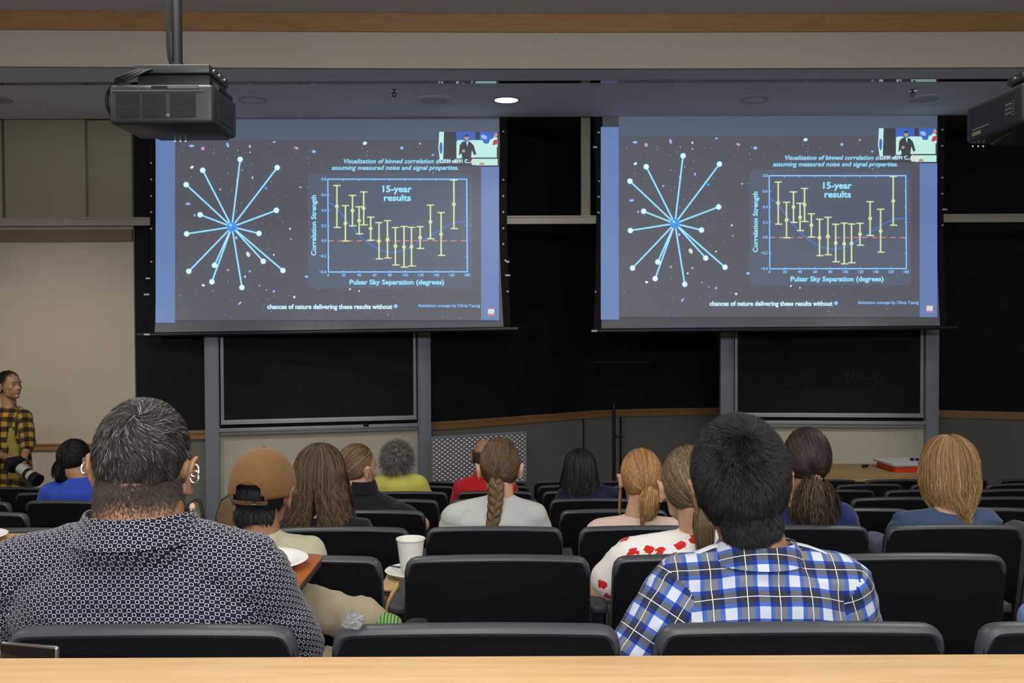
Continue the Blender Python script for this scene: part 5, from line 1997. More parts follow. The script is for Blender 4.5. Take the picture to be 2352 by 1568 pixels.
    sh = fuse(mb, vox, 'shirt', shirt, root, 3, folds(fold, cam_, seatx * 3))
    if patt:
        uv_by_bones(sh, bones)
    if collar:
        cr, ch_, tilt, mat_c = collar
        mb = MB()
        n = 40
        vs = []
        for k, (rr, zz) in enumerate(((cr * 1.10, -0.014), (cr * 1.05, ch_ * 0.5), (cr, ch_), (cr * 1.03, ch_ + 0.002), (cr * 1.14, ch_ * 0.55), (cr * 1.30, -0.010))):
            for i in range(n):
                a_ = 2 * math.pi * i / n
                fr = max(0, math.sin(a_))
                vs.append(N + Vector((rr * math.cos(a_), rr * 0.98 * math.sin(a_), zz - fr * ch_ * tilt + 0.006)))
        fs = [(k * n + i, k * n + (i + 1) % n, (k + 1) * n + (i + 1) % n, (k + 1) * n + i) for k in range(5) for i in range(n)]
        mb.add(vs, fs)
        co = mb.build('collar', mat_c, root, True)
        if patt:
            uv_by_bones(co, [('torso', tuple(N - Vector((0, 0, 0.1))), tuple(N + Vector((0, 0, 0.1))), cr * 1.1, cr * 1.1)])
    return root, h, dict(N=N, H=H, body=body, shirt=sh, SL=SL_, SR=SR, EL=EL, ER=ER, legs=legs)
# ------------------------------------------------------------------ the audience
denim = cloth('dark_trousers', (0.02, 0.022, 0.032))
khaki = cloth('khaki_trousers', (0.30, 0.25, 0.17))
black_c = cloth('black_cotton', (0.010, 0.010, 0.014))

# big man in lattice print, nearest row left, one ankle crossed over the other knee
fl = row_floor(1)
kL, aR = at(610, 1380, 2.42), at(842, 1424, 2.35)
LEGS1 = [(Vector((-0.72, 1.98, fl + 0.54)), kL, aR), (Vector((-0.56, 1.92, fl + 0.53)), Vector((-0.46, 2.30, fl + 0.50)), Vector((-0.44, 2.34, fl + 0.10)))]
root, h, q = seated('big man with short greying hair and ear rings in a navy and white lattice-print shirt', 1, -0.64,
                    (331, 913, 1.84), (322, 1228, 1.80), (52, 1325, 1.82), (566, 1318, 1.82), (-40, 1530, 1.87), (676, 1500, 1.88), SK_M, LATT, khaki,
                    hs=1.08, roll=0.04, nr=0.079, chest=0.235, depth=0.135, sleeve=(0.46, 0.46), vox=0.0055, legs=LEGS1, jr=0.074, cam_=0.004, fold=(5, 5, 22), patt=True,
                    collar=(0.095, 0.040, 0.25, LATT), armr=0.052, belly=1.25, hair_top=0.008)


def grey_tint(z, c):
    u = z
    g = np.clip((z - 0.15) / 0.7, 0, 1)[:, None]
    spark = (rng.random((len(u), 1)) < 0.04 + 0.16 * g)
    c = np.where(spark, np.array([[0.20, 0.195, 0.185]]) * (0.5 + rng.random((len(u), 1))), c)
    fade = np.clip((-0.45 - z) / 0.5, 0, 1)[:, None]
    return c * (1 - 0.45 * fade) + np.array([[0.16, 0.09, 0.06]]) * 0.45 * fade


hb = hair_short(h, root, 30000, 0.024, (0.014, 0.012, 0.010), (0.045, 0.039, 0.034), low=-0.95, lift=0.14, curl=0.30, swirl=0.9, w=0.0010, basec=(0.030, 0.023, 0.019), tintf=grey_tint,
                Lf=lambda z: np.clip(0.26 + 0.9 * (z + 0.2), 0.20, 1.0), nape=0.022, hmax=0.05)
stubble(q['body'], h, 26000, -0.022, -0.088, (0.030, 0.020, 0.015), (0.06, 0.042, 0.032), L=0.005)
silver = M('silver_ring', (0.75, 0.75, 0.75), 0.2, metal=1.0)
for sg, dz in ((-1, -0.010), (1, -0.008), (1, -0.019)):
    c = h.w(sg * 0.096, -0.022, dz)
    pts = [c + Vector((0.008 * math.cos(a), 0.004 * math.sin(a), 0.011 * math.sin(a))) for a in [2 * math.pi * i / 14 for i in range(14)]]
    MB().tube(pts, 0.0022, 7, closed=True).build('ear_ring', silver, root, True)
c = h.w(0.090, -0.010, -0.075)
MB().ball(c, (0.006, 0.006, 0.008)).ball(c - Vector((0, 0, 0.017)), (0.010, 0.006, 0.010)).build('drop_earring', M('pearl_drop', (0.55, 0.38, 0.28), 0.25), root, True)

# green striped sock and shoe on the crossed foot
sockm = M('green_striped_sock', (0.12, 0.24, 0.05), 0.85)
nt = sockm.node_tree
tc = nt.nodes.new('ShaderNodeTexCoord')
wv = nt.nodes.new('ShaderNodeTexWave')
wv.inputs['Scale'].default_value = 38
nt.links.new(tc.outputs['Object'], wv.inputs['Vector'])
nt.links.new(mixn(nt, wv.outputs['Fac'], (0.03, 0.07, 0.02), (0.18, 0.36, 0.09)), nt.nodes['Principled BSDF'].inputs['Base Color'])
dl = (aR - kL).normalized()
MB().capsule(aR + dl * 0.01, aR + dl * 0.065 + Vector((0, 0, -0.004)), 0.033, 0.030).build('sock', sockm, root, True)
MB().loft([(aR + dl * 0.135 + Vector((0, 0.03, -0.055)), 0.03, 0.10), (aR + dl * 0.13 + Vector((0, 0.03, -0.03)), 0.04, 0.125), (aR + dl * 0.125 + Vector((0, 0.02, -0.004)), 0.034, 0.085)], 20).build('shoe', M('dark_shoe', (0.02, 0.02, 0.022), 0.5), root, True)

# man in blue plaid
root, h, q = seated('man with thick black hair in a blue, white and grey plaid shirt', 1, 0.46,
                    (1700, 954, 1.83), (1738, 1280, 1.80), (1566, 1352, 1.81), (1926, 1350, 1.81), (1462, 1520, 1.78), (1972, 1540, 1.86), SK_M, PLAID, denim,
                    hs=1.02, yaw=-0.08, roll=-0.09, pitch=0.08, nr=0.058, chest=0.158, depth=0.115, sleeve=(1.0, 1.0), vox=0.0055, jr=0.060, cam_=0.005, fold=(9, 9, 15), patt=True,
                    collar=(0.069, 0.026, 0.3, PLAID), armr=0.052, hair_top=0.016)
hair_short(h, root, 46000, 0.021, (0.006, 0.006, 0.007), (0.022, 0.022, 0.023), low=-0.93, lift=0.75, curl=0.10, swirl=0.2, w=0.0008, basec=(0.004, 0.004, 0.005), k=1.05,
           Lf=lambda z: np.clip(0.85 + 0.15 * z, 0.5, 1.0), nape=0.026, spread=0.45, hmax=0.16, nrx=0.048, nx=0.006)
# shoulder straps of the shirt
for sg, S_ in ((-1, q['SL']), (1, q['SR'])):
    a = q['N'].lerp(S_, 0.42) + Vector((0, -0.005, 0.054))
    b = q['N'].lerp(S_, 0.98) + Vector((0, -0.005, 0.058))
    MB().tube([a, a.lerp(b, 0.35) + Vector((0, 0, 0.003)), a.lerp(b, 0.7) + Vector((0, 0, 0.002)), b], 0.009, 10, flat=(0.25, 1.4), up=(0, 0, 1)).build('shoulder_strap', M('strap_white_cotton', (0.62, 0.64, 0.70), 0.8), root, True)
# man in brown cap, second row
root, h, q = seated('man in a brown baseball cap worn over black hair and a cream hooded top', 2, -0.62,
                    (603, 1024, 2.74), (598, 1232, 2.70), (527, 1272, 2.72), (700, 1280, 2.72), (490, 1420, 2.78), (745, 1420, 2.82), SK_M, cloth('cream_hoodie', (0.50, 0.46, 0.34), var=(3, (0.40, 0.37, 0.26))), khaki,
                    hs=1.0, yaw=-0.12, roll=0.05, nr=0.052, depth=0.115, vox=0.007, jr=0.056, cam_=0.008, hair_top=0.014, belly=0.95)
hb = hair_short(h, root, 7000, 0.022, (0.008, 0.008, 0.009), (0.025, 0.024, 0.022), low=-0.92, lift=0.12, curl=0.12, basec=(0.006, 0.006, 0.007), w=0.0013, nape=0.026, k=1.0, hmax=0.05, zmax=0.0)
# bunched hood on the left shoulder
mb = MB().capsule(q['N'] + Vector((-0.085, 0.02, -0.015)), q['N'] + Vector((-0.03, -0.045, -0.035)), 0.040, 0.036).capsule(q['N'] + Vector((-0.03, -0.045, -0.035)), q['N'] + Vector((0.07, -0.035, -0.045)), 0.036, 0.028)
fuse(mb, 0.007, 'hood', cloth('cream_hoodie', (0, 0, 0)), root, 3, folds((14, 14, 14), 0.008, 2))
# cap
capm = cloth('brown_cap_cotton', (0.22, 0.112, 0.040), var=(8, (0.17, 0.085, 0.03)))
vs, fs, keepf = [], [], []
nu, nv = 48, 20
for j in range(nv + 1):
    ph = math.radians(98) * j / nv
    for i in range(nu):
        th = 2 * math.pi * i / nu
        rad = (0.0905 + 0.0015 * math.cos(6 * th), 0.112, 0.116)
        flat_ = 1 - 0.05 * math.exp(-(ph * 1.6) ** 2)
        v = Vector((rad[0] * math.sin(ph) * math.cos(th), rad[1] * math.sin(ph) * math.sin(th), rad[2] * math.cos(ph) * flat_))
        v += Vector((0, -0.006, 0.006))
        vs.append(v)


def in_arch(v):
    return v.y < 0 and (v.x / 0.046) ** 2 + ((v.z + 0.012) / 0.050) ** 2 < 1 and v.z > -0.03


for j in range(nv):
    for i in range(nu):
        a, b_ = j * nu + i, j * nu + (i + 1) % nu
        f = (a, b_, b_ + nu, a + nu)
        if sum(in_arch(vs[k]) for k in f) < 3:
            fs.append(f)
mb = MB().add([h.M @ v for v in vs], fs)
cap = mb.build('baseball_cap', capm, root, True)
so = cap.modifiers.new('thick', 'SOLIDIFY')
so.thickness = 0.003
so.offset = 1
mb = MB()
arch = [h.M @ Vector((0.048 * math.cos(a), -0.006 - 0.1145 * math.sqrt(max(0.02, 1 - (0.048 * math.cos(a) / 0.0905) ** 2 - ((-0.018 + 0.052 * math.sin(a)) / 0.118) ** 2)), -0.012 + 0.052 * math.sin(a))) for a in np.linspace(0.0, math.pi, 17)]
mb.tube(arch, 0.0028, 8).build('arch_binding', capm, cap, True)
st = [h.M @ Vector((0.094 * math.sin(a), -0.006 - 0.114 * math.cos(a), -0.020)) for a in np.linspace(-0.6, 0.6, 9)]
MB().tube(st, 0.009, 8, flat=(0.16, 1.0), up=None).build('cap_strap', capm, cap, True)
MB().tube([st[5], st[6]], 0.010, 8, flat=(0.3, 1.0)).build('cap_buckle', silver, cap, True)
MB().ball(h.w(0, -0.006, 0.118), 0.007).build('cap_button', capm, cap, True)
vs = []
for r_ in (0.0, 1.0):
    for i in range(13):
        a = math.pi * (0.16 + 0.68 * i / 12)
        vs.append(h.M @ Vector(((0.086 + 0.0 * r_) * math.cos(a), -0.006 + 0.106 * math.sin(a) + r_ * 0.068 * math.sin(a), 0.002 - r_ * 0.018 - 0.012 * math.cos(a) ** 2)))
br = MB().add(vs, [(i, i + 1, i + 14, i + 13) for i in range(12)]).build('cap_brim', capm, cap, True)
so = br.modifiers.new('thick', 'SOLIDIFY')
so.thickness = 0.004
# woman in floral blouse, second row
root, h, q = seated('woman with a light brown ponytail in a white blouse with red and blue flowers', 2, 0.51,
                    (1582, 1018, 2.74), (1603, 1228, 2.70), (1452, 1282, 2.71), (1718, 1290, 2.71), (1376, 1362, 2.76), (1760, 1420, 2.80), SK_L, FLORAL, denim,
                    hs=0.97, yaw=0.06, nr=0.046, chest=0.15, depth=0.105, sleeve=(0.30, 0.30), vox=0.007, jr=0.056, cam_=0.004, armr=0.045, patt=True)
C1, C2 = (0.065, 0.040, 0.021), (0.22, 0.145, 0.078)
tie = (0.05, -0.80, -0.60)
hb = hair_pulled(h, root, tie, 5500, C1, C2, loose=0.05)
tp = h.w(0.006, -0.098, -0.055)
bundle('ponytail', [tp, tp + Vector((0.0, -0.028, 0.0)), tp + Vector((0.004, -0.040, -0.035)), tp + Vector((0.006, -0.040, -0.085)), tp + Vector((0.0, -0.036, -0.125))], [0.012, 0.020, 0.030, 0.026, 0.012], 1300, hb, C1, C2, tip=0.35, frizz=0.0015)
MB().tube([tp + Vector((0.013 * math.cos(a), -0.012, 0.013 * math.sin(a))) for a in [2 * math.pi * i / 12 for i in range(12)]], 0.004, 8, closed=True).build('hair_tie', M('black_elastic', (0.01, 0.01, 0.01), 0.7), hb, True)

# ginger woman, third row
root, h, q = seated('woman with ginger hair in a loose low bun and a pale pink top', 3, 0.49,
                    (1472, 1026, 3.66), (1462, 1190, 3.62), (1378, 1222, 3.62), (1562, 1222, 3.62), (1350, 1320, 3.66), (1600, 1320, 3.66), SK_L,
                    cloth('pale_pink_cotton', (0.62, 0.47, 0.40)), denim, hs=0.96, nr=0.043, depth=0.10, chest=0.145, sleeve=(0.4, 0.4), vox=0.008, jr=0.050, cam_=0.003, armr=0.04)
C1, C2 = (0.20, 0.085, 0.028), (0.50, 0.27, 0.10)
hb = hair_pulled(h, root, (0.06, -0.82, -0.62), 4200, C1, C2, loose=0.05)
tp = h.w(0.008, -0.098, -0.062)
bundle('hair_bun', [tp + Vector((0.012, -0.005, 0.012)), tp + Vector((0.010, -0.030, 0.012)), tp + Vector((0.004, -0.040, -0.02)), tp + Vector((0.002, -0.036, -0.060)), tp + Vector((-0.008, -0.034, -0.075))], [0.020, 0.033, 0.036, 0.026, 0.006], 1500, hb, (0.24, 0.12, 0.04), (0.62, 0.40, 0.15), frizz=0.004, curl=0.003, tip=0.5, w=0.002)
bundle('loose_lock', [tp + Vector((-0.01, -0.03, -0.02)), tp + Vector((-0.018, -0.034, -0.07)), tp + Vector((-0.020, -0.032, -0.105))], [0.008, 0.010, 0.003], 160, hb, C1, C2, frizz=0.002)
bundle('stray_lock', [h.w(-0.078, 0.02, -0.03), h.w(-0.084, 0.0, -0.09), h.w(-0.086, -0.01, -0.15)], [0.004, 0.005, 0.002], 60, hb, C1, C2, frizz=0.002)

# braid woman
root, h, q = seated('woman with a long brown braid in a pale grey T-shirt', 3, -0.05,
                    (1148, 1001, 3.67), (1150, 1146, 3.62), (1050, 1192, 3.62), (1222, 1190, 3.62), (1018, 1300, 3.66), (1258, 1300, 3.66), SK_L,
                    cloth('pale_grey_jersey', (0.46, 0.47, 0.44), var=(6, (0.40, 0.41, 0.39))), denim, hs=0.97, nr=0.047, depth=0.115, chest=0.155, sleeve=(0.45, 0.45), vox=0.008, jr=0.058, cam_=0.004, armr=0.045, belly=1.1)
C1, C2 = (0.034, 0.019, 0.010), (0.135, 0.080, 0.038)
hb = hair_pulled(h, root, (-0.10, -0.93, -0.36), 4200, C1, C2, loose=0.02)
tp = h.w(-0.012, -0.104, -0.030)
P_ = []
Lb = 0.232
for s_ in range(3):
    pts, rad = [], []
    for i in range(34):
        f = i / 33
        a = f * 6.283 * 2.6 + s_ * 2.094
        amp = 0.017 * (1 - 0.35 * f)
        z = -f * Lb
        pts.append(tp + Vector((-0.030 * f * f + amp * math.sin(a), -0.028 - 0.022 * math.sin(f * 2.2) + 0.45 * amp * math.sin(2 * a), z)))
        rad.append((0.0165 * (1 - 0.30 * f)) * (0.55 + 0.45 * min(1, f * 8)) * (1 if f < 0.9 else 0.75))
    p_ = pts
    o = MB().tube(p_, [r_ * 0.82 for r_ in rad], 12).build('braid_strand', M('braid_core', (0.045, 0.026, 0.013), 0.7), hb, True)
    arr = np.array([tuple(v) for v in p_])
    n = 340
    an = rng.random(n) * 6.283
    tw = rng.normal(0, 0.5, n)
    t_ = np.gradient(arr, axis=0)
    t_ /= np.linalg.norm(t_, axis=1, keepdims=True)
    e1 = np.cross(t_, [0, 1, 0.01])
    e1 /= np.linalg.norm(e1, axis=1, keepdims=True)
    e2 = np.cross(t_, e1)
    ang = an[:, None] + tw[:, None] * np.linspace(0, 3, 34)[None]
    R_ = np.array(rad)[None] * (0.92 + 0.12 * rng.random((n, 1)))
    PP = arr[None] + e1[None] * (np.cos(ang) * R_)[..., None] + e2[None] * (np.sin(ang) * R_)[..., None]
    strands('hair_strands', PP, 0.0020 * np.ones(n), o, (lambda Q, A=arr: Q - A[None]), hcols(n, (0.055, 0.032, 0.015), (0.24, 0.15, 0.07)), rot=0.25)
e = pts[-1]
bundle('braid_tuft', [e + Vector((0.006, 0, 0.012)), e + Vector((0.004, 0, -0.005)), e + Vector((-0.002, 0.0, -0.028)), e + Vector((0.001, 0, -0.042))], [0.007, 0.012, 0.010, 0.005], 160, hb, C2, (0.45, 0.27, 0.12), frizz=0.002)
MB().tube([e + Vector((0.007 + 0.007 * math.cos(a), 0.007 * math.sin(a), 0.006)) for a in [2 * math.pi * i / 10 for i in range(10)]], 0.0025, 6, closed=True).build('hair_tie', M('black_elastic', (0, 0, 0)), hb, True)

# long brown wavy hair, third row
root, h, q = seated('person with long wavy brown hair in a black T-shirt beside the brown cap', 3, -0.66,
                    (735, 1019, 3.67), (742, 1190, 3.62), (668, 1222, 3.62), (826, 1222, 3.62), (640, 1330, 3.66), (850, 1320, 3.66), SK_L,
                    black_c, denim, hs=1.02, nr=0.05, depth=0.11, sleeve=(0.45, 0.45), vox=0.009, jr=0.054, cam_=0.004)
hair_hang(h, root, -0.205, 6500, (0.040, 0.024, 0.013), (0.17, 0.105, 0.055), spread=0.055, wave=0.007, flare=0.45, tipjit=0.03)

# dark ponytail, navy top
root, h, q = seated('woman with a dark frizzy ponytail and patterned scrunchie in a navy top', 3, 1.06,
                    (1852, 979, 3.67), (1850, 1150, 3.62), (1772, 1192, 3.62), (1930, 1190, 3.62), (1740, 1300, 3.66), (1960, 1300, 3.66), SK_M,
                    cloth('navy_jersey', (0.020, 0.028, 0.11)), denim, hs=1.05, nr=0.048, depth=0.11, sleeve=(0.45, 0.45), vox=0.009, jr=0.060, cam_=0.003, armr=0.05, belly=1.1)
C1, C2 = (0.012, 0.008, 0.006), (0.050, 0.034, 0.024)
hb = hair_pulled(h, root, (0.0, -0.88, -0.50), 5000, C1, C2, loose=0.07)
tp = h.w(0.0, -0.104, -0.060)
bundle('ponytail', [tp + Vector((0, 0.01, 0.0)), tp + Vector((-0.005, -0.03, -0.02)), tp + Vector((-0.012, -0.045, -0.07)), tp + Vector((-0.014, -0.045, -0.12)), tp + Vector((-0.010, -0.042, -0.165))], [0.020, 0.055, 0.082, 0.088, 0.055], 2600, hb, (0.035, 0.022, 0.014), (0.13, 0.085, 0.055), frizz=0.012, curl=0.004, tip=0.3, flat=0.45, w=0.0022)
mb = MB()
r = random.Random(4)
for i in range(26):
    a = r.uniform(0, 6.28)
    rr = r.uniform(0.004, 0.019)
    mb.ball(tp + Vector((rr * math.cos(a), -0.034 + r.uniform(-0.004, 0.004), 0.006 + rr * math.sin(a))), 0.0042, None, 8, 6)
mb.build('scrunchie', M('copper_beads', (0.30, 0.15, 0.11), 0.4), hb, True)

# blond bob, blue sweater
root, h, q = seated('person with a blond bob haircut in a slate blue sweater', 3, 1.63,
                    (2177, 1000, 3.67), (2178, 1180, 3.62), (2085, 1212, 3.62), (2258, 1205, 3.62), (2052, 1262, 3.72), (2290, 1320, 3.66), SK_L,
                    cloth('slate_blue_knit', (0.052, 0.082, 0.15), var=(5, (0.040, 0.065, 0.13))), denim, hs=1.05, nr=0.05, depth=0.12, chest=0.16, vox=0.008, jr=0.062, cam_=0.006, yaw=0.12)
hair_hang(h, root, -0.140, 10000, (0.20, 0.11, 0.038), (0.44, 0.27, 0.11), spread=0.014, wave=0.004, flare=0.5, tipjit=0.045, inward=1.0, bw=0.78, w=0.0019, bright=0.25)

# black turtleneck, fourth row
root, h, q = seated('person with brown hair tucked back looking right, black turtleneck, bare arm', 4, -0.66,
                    (822, 1016, 4.56), (834, 1128, 4.52), (778, 1172, 4.52), (896, 1172, 4.52), (750, 1250, 4.56), (968, 1205, 4.50), SK_L,
                    black_c, denim, hs=0.97, yaw=-0.75, nr=0.047, depth=0.11, sleeve=(0.28, 0.28), vox=0.009, jr=0.055, cam_=0.003, armr=0.044, collar=(0.058, 0.045, 0.1, black_c))
C1, C2 = (0.06, 0.035, 0.018), (0.30, 0.19, 0.09)
hb = hair_pulled(h, root, (-0.1, -0.85, -0.60), 3200, C1, C2, loose=0.05)
tp = h.w(-0.004, -0.090, -0.062)
bundle('hair_knot', [tp + Vector((0, 0, 0.02)), tp + Vector((0, -0.018, 0.0)), tp + Vector((0, -0.016, -0.03))], [0.02, 0.030, 0.018], 300, hb, C1, C2, frizz=0.003)
bundle('loose_lock', [h.w(0.080, 0.03, -0.02), h.w(0.083, 0.02, -0.09), h.w(0.082, 0.02, -0.13)], [0.002, 0.003, 0.002], 25, hb, C1, C2)

# black long hair, fifth row
root, h, q = seated('person with long black hair in a dark navy top near the centre', 5, 0.44,
                    (1332, 1030, 5.48), (1345, 1118, 5.44), (1298, 1142, 5.44), (1402, 1138, 5.44), (1280, 1200, 5.48), (1420, 1200, 5.48), SK_M,
                    cloth('dark_navy_cotton', (0.008, 0.010, 0.035)), denim, hs=1.0, nr=0.05, vox=0.01, jr=0.052, cam_=0.003)
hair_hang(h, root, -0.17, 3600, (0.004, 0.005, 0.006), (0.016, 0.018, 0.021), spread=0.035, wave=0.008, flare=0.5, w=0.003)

# bright blue shirt, black hair
root, h, q = seated('person with collar-length black hair in a bright blue shirt at the left', 5, at(150, 1150, 5.29).x + 0.04,
                    (172, 1006, 5.48), (186, 1098, 5.44), (116, 1132, 5.44), (238, 1128, 5.44), (90, 1200, 5.48), (262, 1200, 5.48), SK_M,
                    cloth('royal_blue_jersey', (0.028, 0.065, 0.42)), denim, hs=0.97, yaw=-0.35, nr=0.052, vox=0.01, jr=0.058, cam_=0.002, belly=1.1)
hb = hair_short(h, root, 4000, 0.030, (0.004, 0.004, 0.005), (0.014, 0.014, 0.015), low=-0.9, lift=0.12, curl=0.12, w=0.0022, basec=(0.004, 0.004, 0.005), k=1.04, hmax=0.05)
tp = h.w(-0.025, -0.062, -0.02)
bundle('nape_hair', [tp, tp + Vector((-0.006, -0.020, -0.035)), tp + Vector((-0.012, -0.030, -0.075)), tp + Vector((-0.022, -0.034, -0.10))], [0.050, 0.058, 0.050, 0.030], 300, hb, (0.004, 0.004, 0.005), (0.014, 0.014, 0.015), flat=0.5, tip=0.3, w=0.003)

# yellow shirt, grey curls
root, h, q = seated('person with frizzy grey curls in a lemon yellow shirt', 6, at(922, 1150, 6.4).x,
                    (912, 1004, 6.42), (917, 1092, 6.38), (874, 1112, 6.38), (962, 1110, 6.38), (852, 1160, 6.42), (985, 1160, 6.42), SK_L,
                    cloth('lemon_cotton', (0.52, 0.50, 0.10)), denim, hs=0.98, nr=0.05, vox=0.01, jr=0.056, cam_=0.003, sleeve=(0.42, 0.42), hair_top=0.05)
hair_curly(h, root, 3400, 0.055)

# bald man in red
root, h, q = seated('bald man in a red polo shirt half hidden by the braid woman', 6, at(1112, 1150, 6.4).x,
                    (1112, 1008, 6.42), (1112, 1094, 6.38), (1062, 1122, 6.38), (1168, 1122, 6.38), (1045, 1180, 6.42), (1185, 1180, 6.42), SK_M,
                    cloth('red_polo', (0.42, 0.012, 0.015)), denim, hs=1.0, nr=0.055, vox=0.01, jr=0.060, cam_=0.003, sleeve=(0.42, 0.42), hair_top=0.002, collar=(0.064, 0.03, 0.4, cloth('red_polo', (0, 0, 0))))
u = roots(1600, -0.75, lambda u: (u[:, 2] < 0.25))
n = len(u)
P = C_SC + u[:, None] * R_SC * 0.985
P = np.repeat(P, 4, 1) + np.linspace(0, 1, 4)[None, :, None] * np.array([0, -0.002, -0.012])[None, None] + u[:, None] * np.linspace(0, 0.004, 4)[None, :, None]
strands('hair', to_world(P, h.M), 0.0028 * np.ones(n), root, tuple(h.c), hcols(n, (0.015, 0.012, 0.01), (0.05, 0.04, 0.035)))

# ------------------------------------------------------------------ standing photographer
Yp = 7.8
flo = FLOOR0
hp = at(21, 850, Yp)
hs = 1.0
hc = hp - Vector((0, 0, 0.118))
rt = thing('person', (hc.x - 0.02, Yp, flo), 'young man standing in a yellow and black plaid shirt holding a camera', 'person')
h = Head(hc, hs, math.radians(-112), 0.14, 0)
N = hc + Vector((-0.01, 0.015, -0.185))
SLp, SRp = N + Vector((-0.165, 0.05, -0.075)), N + Vector((0.145, -0.05, -0.075))     # image left / image right shoulders
ELp, ERp = at(-28, 1035, 7.72), at(64, 1018, 7.66)
WLp, WRp = at(22, 1052, 7.52), at(52, 1062, 7.50)
Hp = Vector((N.x - 0.01, Yp + 0.02, flo + 0.95))
mb = MB()
h.prims(mb, N, 0.052)


def ptorso(infl):
    return [(Hp - Vector((0, 0, 0.08)), 0.16 + infl, 0.11 + infl), (Hp, 0.165 + infl, 0.115 + infl), (Hp.lerp(N, 0.35), 0.145 + infl, 0.105 + infl), (Hp.lerp(N, 0.7), 0.165 + infl, 0.115 + infl),
            (Hp.lerp(N, 0.86), 0.15 + infl, 0.10 + infl), (Hp.lerp(N, 0.95), 0.10 + infl, 0.075 + infl), (N, 0.062 + infl, 0.060 + infl)]


mb.loft(ptorso(-0.01))
for S_, E_, W2, sd in ((SLp, ELp, WLp, 1), (SRp, ERp, WRp, -1)):
    mb.capsule(N - Vector((0, 0, 0.04)), S_, 0.045, 0.05)
    mb.capsule(S_, E_, 0.05, 0.038)
    mb.capsule(E_, W2, 0.036, 0.026)
hand_prims(mb, WLp, (0.8, -0.2, -0.35), (-0.2, -1, 0.4), 1.0, 0.55, 1)
hand_prims(mb, WRp, (0.25, -0.25, -0.9), (0.5, -0.8, 0.1), 1.0, 0.55, -1)
for sg in (-1, 1):
    hp_ = Vector((Hp.x + sg * 0.09, Hp.y, flo + 0.90))
    kn = Vector((Hp.x + sg * 0.11, Hp.y - 0.02, flo + 0.50))
    an = Vector((Hp.x + sg * 0.12, Hp.y + 0.02, flo + 0.09))
    mb.capsule(hp_, kn, 0.08, 0.052).capsule(kn, an, 0.05, 0.036)
fuse(mb, 0.006, 'body', SK_M, rt, 2)
h.eyes(rt)
mb = MB()
for sg in (-1, 1):
    hp_ = Vector((Hp.x + sg * 0.09, Hp.y, flo + 0.90))
    kn = Vector((Hp.x + sg * 0.11, Hp.y - 0.02, flo + 0.50))
    an = Vector((Hp.x + sg * 0.12, Hp.y + 0.02, flo + 0.09))
    mb.capsule(hp_, kn, 0.095, 0.068).capsule(kn, an, 0.066, 0.056)
    MB().loft([(an + Vector((0.0, -0.04, -0.088)), 0.045, 0.13), (an + Vector((0, -0.05, -0.06)), 0.048, 0.13), (an + Vector((0, -0.02, -0.02)), 0.042, 0.08), (an + Vector((0, 0.01, 0.02)), 0.038, 0.045)]).build('shoe', M('dark_shoe', (0, 0, 0)), rt, True)
mb.loft([(Hp - Vector((0, 0, 0.12)), 0.16, 0.12), (Hp - Vector((0, 0, 0.02)), 0.175, 0.125)])
fuse(mb, 0.01, 'trousers', cloth('grey_green_trousers', (0.05, 0.055, 0.05)), rt, 2, folds((8, 8, 8), 0.006, 3))
mb = MB().loft([(Hp - Vector((0, 0, 0.14)), 0.18, 0.135)] + ptorso(0.014)[1:])
bones = [('torso', tuple(Hp), tuple(N), 0.16, 0.11)]
for S_, E_, W2 in ((SLp, ELp, WLp), (SRp, ERp, WRp)):
    mb.capsule(N - Vector((0, 0, 0.04)), S_, 0.055, 0.060)
    mb.capsule(S_, E_, 0.062, 0.056)
    mb.capsule(E_, E_.lerp(W2, 0.22), 0.054, 0.048)
    bones.append(('arm', tuple(S_), tuple(E_.lerp(W2, 0.25)), 0.06, 0))
sh = fuse(mb, 0.008, 'shirt', FLANNEL, rt, 2, folds((10, 10, 12), 0.006, 5))
uv_by_bones(sh, bones)
# mustard T-shirt strip in the open front
mb = MB().loft([(Hp + Vector((0.085, -0.085, -0.02)), 0.055, 0.045), (Hp.lerp(N, 0.4) + Vector((0.075, -0.075, 0)), 0.05, 0.045), (Hp.lerp(N, 0.72) + Vector((0.06, -0.085, 0)), 0.045, 0.042)])
fuse(mb, 0.008, 'undershirt', cloth('mustard_jersey', (0.30, 0.24, 0.045)), rt, 2, folds((10, 10, 12), 0.004, 9))
hair_short(h, rt, 6000, 0.022, (0.010, 0.007, 0.006), (0.035, 0.025, 0.018), low=-0.75, lift=0.15, curl=0.12, w=0.0020, basec=(0.008, 0.006, 0.005), k=1.02, hmax=0.08)
MB().tube([N + Vector((0.05, -0.02, 0.02)), N + Vector((0.12, -0.07, -0.02)), N + Vector((0.125, -0.13, -0.12)), N + Vector((0.12, -0.14, -0.22))], 0.014, 8, flat=(0.4, 1.2)).build('camera_strap', black_c, rt, True)
# the camera, held at the hip
ca_, cb_ = at(46, 1074, 7.44), at(88, 1104, 7.36)
dl = (cb_ - ca_)
Lc = dl.length
dn = dl.normalized()
t = thing('camera', ca_, 'camera with a pale white telephoto lens hanging from the standing man\'s hands', 'camera')
RM = Matrix.Translation(ca_) @ dn.to_track_quat('Z', 'Y').to_matrix().to_4x4()
MB().box((-0.07, -0.05, -0.10), (0.07, 0.05, -0.03), RM).box((-0.025, -0.07, -0.09), (0.025, -0.05, -0.04), RM).build('camera_body', blk, t, bevel=0.012, seg=3)


def ring(name, a, b, r0, r1, m_):
    MB().tube([ca_ + dn * a, ca_ + dn * b], [r0, r1], 24).build(name, m_, t, True)


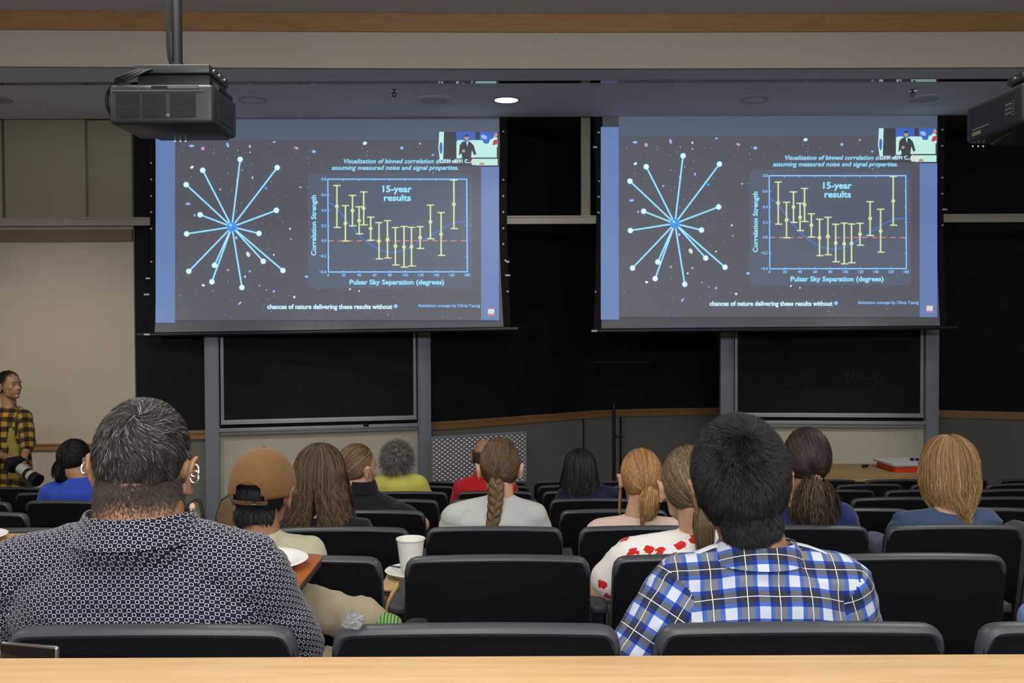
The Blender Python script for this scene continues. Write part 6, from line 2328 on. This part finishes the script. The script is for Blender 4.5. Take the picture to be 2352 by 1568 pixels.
white_l = M('white_lens_paint', (0.50, 0.50, 0.46), 0.45)
ring('lens_mount', -0.035, 0.0, 0.034, 0.036, blk)
ring('lens_barrel', 0.0005, Lc * 0.38, 0.040, 0.040, white_l)
ring('zoom_ring', Lc * 0.381, Lc * 0.52, 0.042, 0.042, blk)
ring('front_barrel', Lc * 0.521, Lc * 0.70, 0.040, 0.043, white_l)
ring('lens_hood', Lc * 0.701, Lc * 1.0, 0.045, 0.052, blk)

# ------------------------------------------------------------------ phone in a hand, bottom left
fl1 = row_floor(1)
hx = at(-40, 1500, 1.40)
rt = thing('person', (hx.x - 0.15, 1.45, row_floor(1)), 'hand at the lower left edge of the photo gripping a smartphone', 'person')
mb = MB()
wr = at(-110, 1540, 1.42)
mb.capsule(wr + Vector((-0.22, 0.02, -0.10)), wr, 0.040, 0.027)
hand_prims(mb, wr, (1.0, -0.1, 0.25), (0, 0.5, 1), 0.9, 0.75, 1)
fuse(mb, 0.004, 'body', SK_L, rt, 2)
MB().capsule(wr + Vector((-0.25, 0.02, -0.12)), wr + Vector((-0.07, 0.005, -0.03)), 0.052, 0.042).build('sleeve', black_c, rt, True)
a0, a1 = at(4, 1472, 1.40), at(135, 1484, 1.37)
b1 = at(120, 1540, 1.37)
ex = (a1 - a0).normalized()
ez = (b1 - a1)
ez = (ez - ex * ez.dot(ex)).normalized()
ey = ex.cross(ez)
w_, hh_ = (a1 - a0).length, 0.075
RMt = Matrix((ex, ey, ez)).transposed().to_4x4()
RMt.translation = a0
t = thing('smartphone', a0, 'dark smartphone held sideways at the lower left edge of the photo', 'phone')
MB().box((0, -0.004, 0), (w_, 0.004, hh_), RMt).build('phone_case', M('phone_steel', (0.35, 0.34, 0.33), 0.2, metal=0.9), t, bevel=0.0035, seg=3)
sgn = -1 if (RMt.to_3x3() @ Vector((0, -1, 0))).y < 0 else 1
MB().box((0.003, sgn * 0.0042, 0.003), (w_ - 0.003, sgn * 0.0050, hh_ - 0.003), RMt).build('phone_screen', M('phone_glass', (0.006, 0.006, 0.008), 0.12, 0.6), t)

# ------------------------------------------------------------------ odd cloth things at the right edge
p = at(2338, 1205, 4.0)
mb = MB().ball((p.x, 4.0, p.z - 0.10), (0.105, 0.09, 0.115)).ball((p.x + 0.07, 4.0, p.z - 0.14), (0.10, 0.09, 0.12)).capsule((p.x + 0.02, 4.0, p.z - 0.2), (p.x + 0.02, 4.02, row_floor(4) + 0.52), 0.10, 0.12)
o = fuse(mb, 0.01, 'backpack', cloth('charcoal_nylon', (0.035, 0.035, 0.042)), None, 3, folds((9, 9, 9), 0.006, 4))
tag(o, 'charcoal backpack top showing behind the chair right of the blue sweater', 'backpack')
p = at(2352, 1412, 1.95)
mb = MB().capsule((p.x + 0.01, 1.93, p.z - 0.02), (p.x + 0.06, 1.98, p.z - 0.30), 0.028, 0.05).capsule((p.x + 0.01, 1.93, p.z - 0.0), (p.x + 0.12, 1.95, p.z - 0.02), 0.03, 0.04)
o = fuse(mb, 0.006, 'denim_knee', cloth('light_denim', (0.09, 0.16, 0.28)), None, 2, folds((20, 20, 20), 0.004, 4))  # small denim shape standing in for a jeans knee
tag(o, 'sliver of light blue denim jacket at the right edge above the corner chair', 'jeans')
